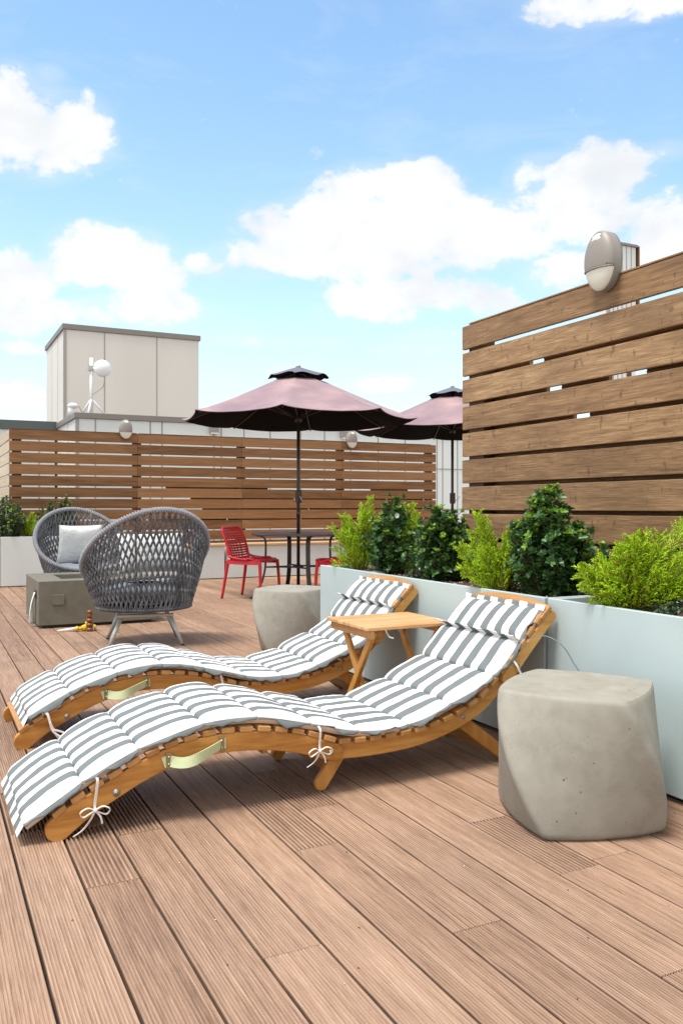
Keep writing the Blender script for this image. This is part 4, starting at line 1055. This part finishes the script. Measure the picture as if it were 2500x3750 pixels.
# ------------------------------------------------------------------ plants
def leaf(mb, c, d, up, L, W_, mi, curl=.15):
    d = d.normalized(); s_ = d.cross(up)
    if s_.length < 1e-4: s_ = d.orthogonal()
    s_.normalize(); n_ = s_.cross(d)
    a = c; b1 = c+d*L*.3+s_*W_*.42+n_*L*.05; b2 = c+d*L*.3-s_*W_*.42+n_*L*.05; m1 = c+d*L*.35-n_*L*.03
    c1_ = c+d*L*.74+s_*W_*.44+n_*L*(.04-curl*.3); c2_ = c+d*L*.74-s_*W_*.44+n_*L*(.04-curl*.3); m2 = c+d*L*.7-n_*L*(.02+curl*.3); tp_ = c+d*L-n_*L*curl
    mb.add([a, b1, b2, m1, c1_, c2_, m2, tp_], [(0,1,3),(0,3,2),(1,4,6,3),(3,6,5,2),(4,7,6),(6,7,5)], mi, True)
def bush(loc, h, w_, seed, label, nst=46, mats=('leaf', 'leaf_y'), LL=.042, lean=(0, 0), dens=1.0, cat='shrub', top=.25, flower=False):
    R = random.Random(seed); p = thing('leafy_shrub', label, cat, loc); st = MB(); lf = MB()
    for k in range(nst):
        az_ = R.uniform(0, 2*pi); rr = sqrt(R.random())
        w2_ = w_*1.0; ht = h*(1-.46*rr**1.8)*R.uniform(.64, 1.06)
        if k < 5: rr = .06+.12*k; ht = h*R.uniform(.97, 1.05)-.035*k
        low = R.random() < .16 and k > 8
        if low: ht *= R.uniform(.3, .6); rr = R.uniform(.6, .95)
        tip = Vector((cos(az_)*rr*w2_/2*min(1, .5/max(.2,abs(cos(az_))*w2_)) +lean[0], sin(az_)*rr*w2_/2+lean[1], ht))
        b0 = Vector((cos(az_)*.02, sin(az_)*.02, 0)); mid = b0.lerp(tip, .5)+Vector((cos(az_), sin(az_), 0))*w_*.12*rr+Vector((R.gauss(0, .015), R.gauss(0, .015), 0))
        pts = crom([b0, mid, tip], 8); st.tube(pts, [lerp(.0055, .0016, i/(len(pts)-1)) for i in range(len(pts))], 5)
        L = sum((pts[i+1]-pts[i]).length for i in range(len(pts)-1)); nn = int(L/.0145*dens)
        ang = R.uniform(0, 6)
        for i in range(nn):
            t_ = .28+.72*i/nn; f = t_*(len(pts)-1); j = min(int(f), len(pts)-2); c = pts[j].lerp(pts[j+1], f-j); d = (pts[j+1]-pts[j]).normalized()
            for o in range(2):
                a = ang+o*2.1+R.uniform(-.4, .4); side = Vector((cos(a), sin(a), 0)); e = d*R.uniform(.25, 1.1)+side
                leaf(lf, c, e, d, LL*R.uniform(.7, 1.15), LL*.52*R.uniform(.8, 1.15), 0, R.uniform(-.05, .3))
            ang += 1.3
            if i % 4 == 2 and t_ < .93:       # side twig ending in a rosette
                a = R.uniform(0, 2*pi); od = Vector((cos(a), sin(a), 0))*.9+Vector((c.x, c.y, 0))*3+Vector((0, 0, R.uniform(.5, 1.2))); od.normalize(); q = c+od*LL*R.uniform(.7, 1.7)
                st.tube([c, q], [.0016, .0011], 4, caps=False); yy = R.random() < (.34 if q.z > h*.6 else .06)
                for o in range(8):
                    b_ = o*2.4+R.uniform(-.3, .3); o1 = od.orthogonal().normalized(); o2 = od.cross(o1)
                    leaf(lf, q-od*.004*(o % 3), od*R.uniform(.5, 1.4)+o1*cos(b_)+o2*sin(b_), od, LL*R.uniform(.5, .85)*(.8 if yy else 1), LL*.38*(.85 if yy else 1), 1 if yy else 0, R.uniform(0, .25))
        yt = R.random() < (.75 if tip.z > h*.5 else .25)
        for o in range(9):
            a = o*2.4; e = (pts[-1]-pts[-2]).normalized()*R.uniform(.5, 1.5)+Vector((cos(a), sin(a), 0))
            leaf(lf, pts[-1]-Vector((0, 0, .004)), e, Vector((0, 0, 1)), LL*R.uniform(.55, .85), LL*.38, 1 if yt else 0, .1)
    st.build('stem', M['bark'], p, fix=False); lf.build('foliage', [M[mats[0]], M[mats[1]]], p, fix=False)
    if flower:
        mb = MB(); c = Vector(flower)
        for k in range(7): a = k*.9; leaf(mb, c, Vector((cos(a), -.4, sin(a))), Vector((0, -1, 0)), .018, .012, 0, .1)
        mb.build('flower', M['pillow'], p, fix=False)
    return p
def cypress(loc, branches, seed, label, h=.4, tw=.085, cat='conifer'):
    """branches: list of (dx, dy, dz) tips"""
    R = random.Random(seed); p = thing('feathery_conifer', label, cat, loc); st = MB(); lf = MB()
    def spray(a, b, L, mi):     # foliage cord: a short bent 3-sided cone with stub needles
        lf.tube([a, a.lerp(b, .5), b], [.0018, .0024, .0006], 4, mi, caps=False)
    for (dx, dy, dz) in branches:
        tip = Vector((dx, dy, dz)); b0 = Vector((R.uniform(-.03, .03), R.uniform(-.03, .03), -.01))
        mid = b0.lerp(tip, .45)+Vector((R.gauss(0, .012), R.gauss(0, .012), -.03*abs(dx+dy)/.3+.03)); pts = crom([b0, mid, tip], 9); N = len(pts)
        st.tube(pts, [lerp(.0042, .0012, i/(N-1)) for i in range(N)], 5)
        L = (tip-b0).length; n = int(L/.0068); pl = R.uniform(0, pi)
        for i in range(n):
            t_ = .2+.8*i/n; f = t_*(N-1); j = min(int(f), N-2); c = pts[j].lerp(pts[j+1], f-j); d = (pts[j+1]-pts[j]).normalized()
            s_ = d.cross(Vector((cos(pl), sin(pl), .3))).normalized(); q_ = d.cross(s_)
            sg = 1 if i % 2 else -1; ln = tw*(1-.55*t_)*R.uniform(.6, 1.1)*min(1, .4+t_*1.5)
            e = (d*R.uniform(.75, 1.1)+s_*sg*R.uniform(.6, 1)+q_*R.uniform(-.6, .6)).normalized(); tp_ = c+e*ln+Vector((0, 0, ln*.12))
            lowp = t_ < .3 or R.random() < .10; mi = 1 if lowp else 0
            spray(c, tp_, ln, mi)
            m = max(3, int(ln/.0062))
            for q in range(m):
                u_ = .18+.82*q/m; cc_ = c.lerp(tp_, u_); a = R.uniform(0, 2*pi); o1 = e.orthogonal().normalized(); o2 = e.cross(o1)
                ee = (e*.9+(o1*cos(a)+o2*sin(a))*.8).normalized(); l2_ = R.uniform(.009, .018)*(1.15-.5*u_)
                spray(cc_, cc_+ee*l2_, l2_, mi)
        spray(tip, tip+(pts[-1]-pts[-2]).normalized()*.012, .01, 0)
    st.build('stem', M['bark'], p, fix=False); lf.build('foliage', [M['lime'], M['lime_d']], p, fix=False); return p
def onB(px, py, b):     # point on plane b=const under a pixel
    r = (px-784)/F; Y = b/(K*r+S); return Vector((b, (K-S*r)*Y, H-(py-1165)/F*Y))
def base_at(px, b, z=.60):
    q = onB(px, 1300, b); return (b, q.y, z)
def m_px(b, px): r = (px-784)/F; return (b/(K*r+S))/F         # metres per D pixel there
def cyp_list(seed, n, w_l, w_r, h, spread=.16, wild=()):
    """tips spread in the view plane: left/right by camera right vector, depth by view vector"""
    R = random.Random(seed); out = []
    rv = Vector((K, -S, 0)); fv = Vector((S, K, 0))
    for k in range(n):
        u_ = R.uniform(-1, 1); hh = h*(1-.45*abs(u_)**1.7)*R.uniform(.5, 1.0); x = (w_r if u_ > 0 else w_l)*abs(u_)*(1 if u_ > 0 else -1)
        q = rv*x+fv*R.uniform(-spread, spread)*.8; out.append((q.x, q.y, hh))
    for (x, z) in wild: q = rv*x+fv*R.uniform(-.05, .05); out.append((q.x, q.y, z))
    return out
# right planter plants
s = m_px(2.55, 825); cypress(base_at(828, 2.55, .61), cyp_list(1, 22, 48*s, 40*s, 165*s, .10, [(-62*s, 25*s), (-60*s, 60*s), (-45*s, 40*s), (-66*s, 110*s), (-40*s, 135*s), (20*s, 175*s)]), 1, 'lime green feathery conifer at the far left end of the right planter row', tw=.085)
s = m_px(2.60, 905); bush(base_at(905, 2.60, .60), 192*s, 125*s, 2, 'glossy dark shrub with light tips and a white flower, behind the leftmost lime conifer', 50, flower=(-.10, -.2, 150*s))
s = m_px(2.50, 930); cypress(base_at(948, 2.66, .60), cyp_list(3, 9, 26*s, 20*s, 215*s, .05, [(-30*s, 118*s), (-35*s, 90*s), (10*s, 160*s)]), 3, 'thin lime sprigs between the two leftmost dark shrubs', tw=.07)
s = m_px(2.56, 1005); bush(base_at(1000, 2.56, .60), 190*s, 140*s, 4, 'broad glossy dark shrub left of the middle lime conifer', 66, lean=(.03, 0))
s = m_px(2.70, 1070); bush(base_at(1062, 2.72, .60), 150*s, 70*s, 14, 'narrow dark shrub against the left end of the right fence', 20)
s = m_px(2.52, 1150); cypress(base_at(1152, 2.52, .61), cyp_list(5, 31, 62*s, 48*s, 168*s, .10, [(-100*s, 118*s), (-96*s, 70*s), (-88*s, 62*s), (-70*s, 122*s), (-62*s, 150*s), (-58*s, 192*s), (-48*s, 180*s), (-44*s, 170*s)]), 5, 'lime green feathery conifer in the middle between two dark shrubs', tw=.09)
s = m_px(2.62, 1260); bush(base_at(1258, 2.60, .60), 262*s, 172*s, 6, 'tallest dark glossy shrub with pale green tips against the right fence', 92, LL=.044)
s = m_px(2.70, 1390); bush(base_at(1385, 2.72, .60), 150*s, 60*s, 7, 'small dark shrub half hidden between the tallest shrub and the large conifer', 14)
s = m_px(2.55, 1470); cypress(base_at(1460, 2.56, .605), cyp_list(8, 58, 92*s, 130*s, 200*s, .15, [(-130*s, 120*s), (-125*s, 100*s), (-105*s, 70*s), (-120*s, 85*s), (-100*s, 50*s), (-95*s, 100*s), (-70*s, 60*s), (60*s, 190*s), (120*s, 215*s)]), 8, 'largest lime green feathery conifer at the right edge of the planter', tw=.10)
bush(base_at(1535, 2.64, .625), .07, .24, 9, 'low grey-green ground plant at the foot of the largest conifer', 44, ('leaf_g', 'leaf_g'), .014, dens=1.3, cat='plant')
# fallen twig with leaves near the planter divider
# left far planter shrubs
def farp(px, b_off=12.2): return (bAt(px, 12.2), 12.2, .60)
sm_ = 12.3/F
bush(farp(14), 95*sm_, 90*sm_, 21, 'grey-green shrub at the far left edge of the white planter', 60, ('leaf_far', 'leaf_y'), .04)
cypress(farp(66), cyp_list(22, 26, 22*sm_, 28*sm_, 62*sm_, .1), 22, 'small lime conifer between the two far left shrubs', tw=.09)
bush(farp(112), 82*sm_, 56*sm_, 23, 'olive green shrub right of the small far lime conifer', 38, ('leaf_far', 'leaf_far'), .036)
bush(farp(152), 92*sm_, 56*sm_, 24, 'olive shrub with pale tips just above the far rope chair', 34, ('leaf_far', 'leaf_y'), .036)

# crumbs and tiny leaf litter on the deck
mb = MB(); R = random.Random(99)
for i in range(260):
    x = R.uniform(-1.2, 2.35); y = R.uniform(.6, 6.5); z = .0008; r = R.uniform(.001, .0028); mi = 0 if R.random() < .35 else 1
    a = R.uniform(0, 6); e = r*R.uniform(.8, 2.2)
    vs = [Vector((x+cos(a)*e, y+sin(a)*e, z)), Vector((x-sin(a)*r, y+cos(a)*r, z)), Vector((x-cos(a)*e, y-sin(a)*e, z)), Vector((x+sin(a)*r, y-cos(a)*r, z)), Vector((x, y, z+r*.9))]
    mb.add(vs, [(0,1,4),(1,2,4),(2,3,4),(3,0,4),(3,2,1,0)], mi)
tag(mb.build('deck_litter', [M['chip'], M['mulch']], fix=False), 'fine crumbs and bits of leaf litter scattered over the deck boards', 'litter', kind='stuff')
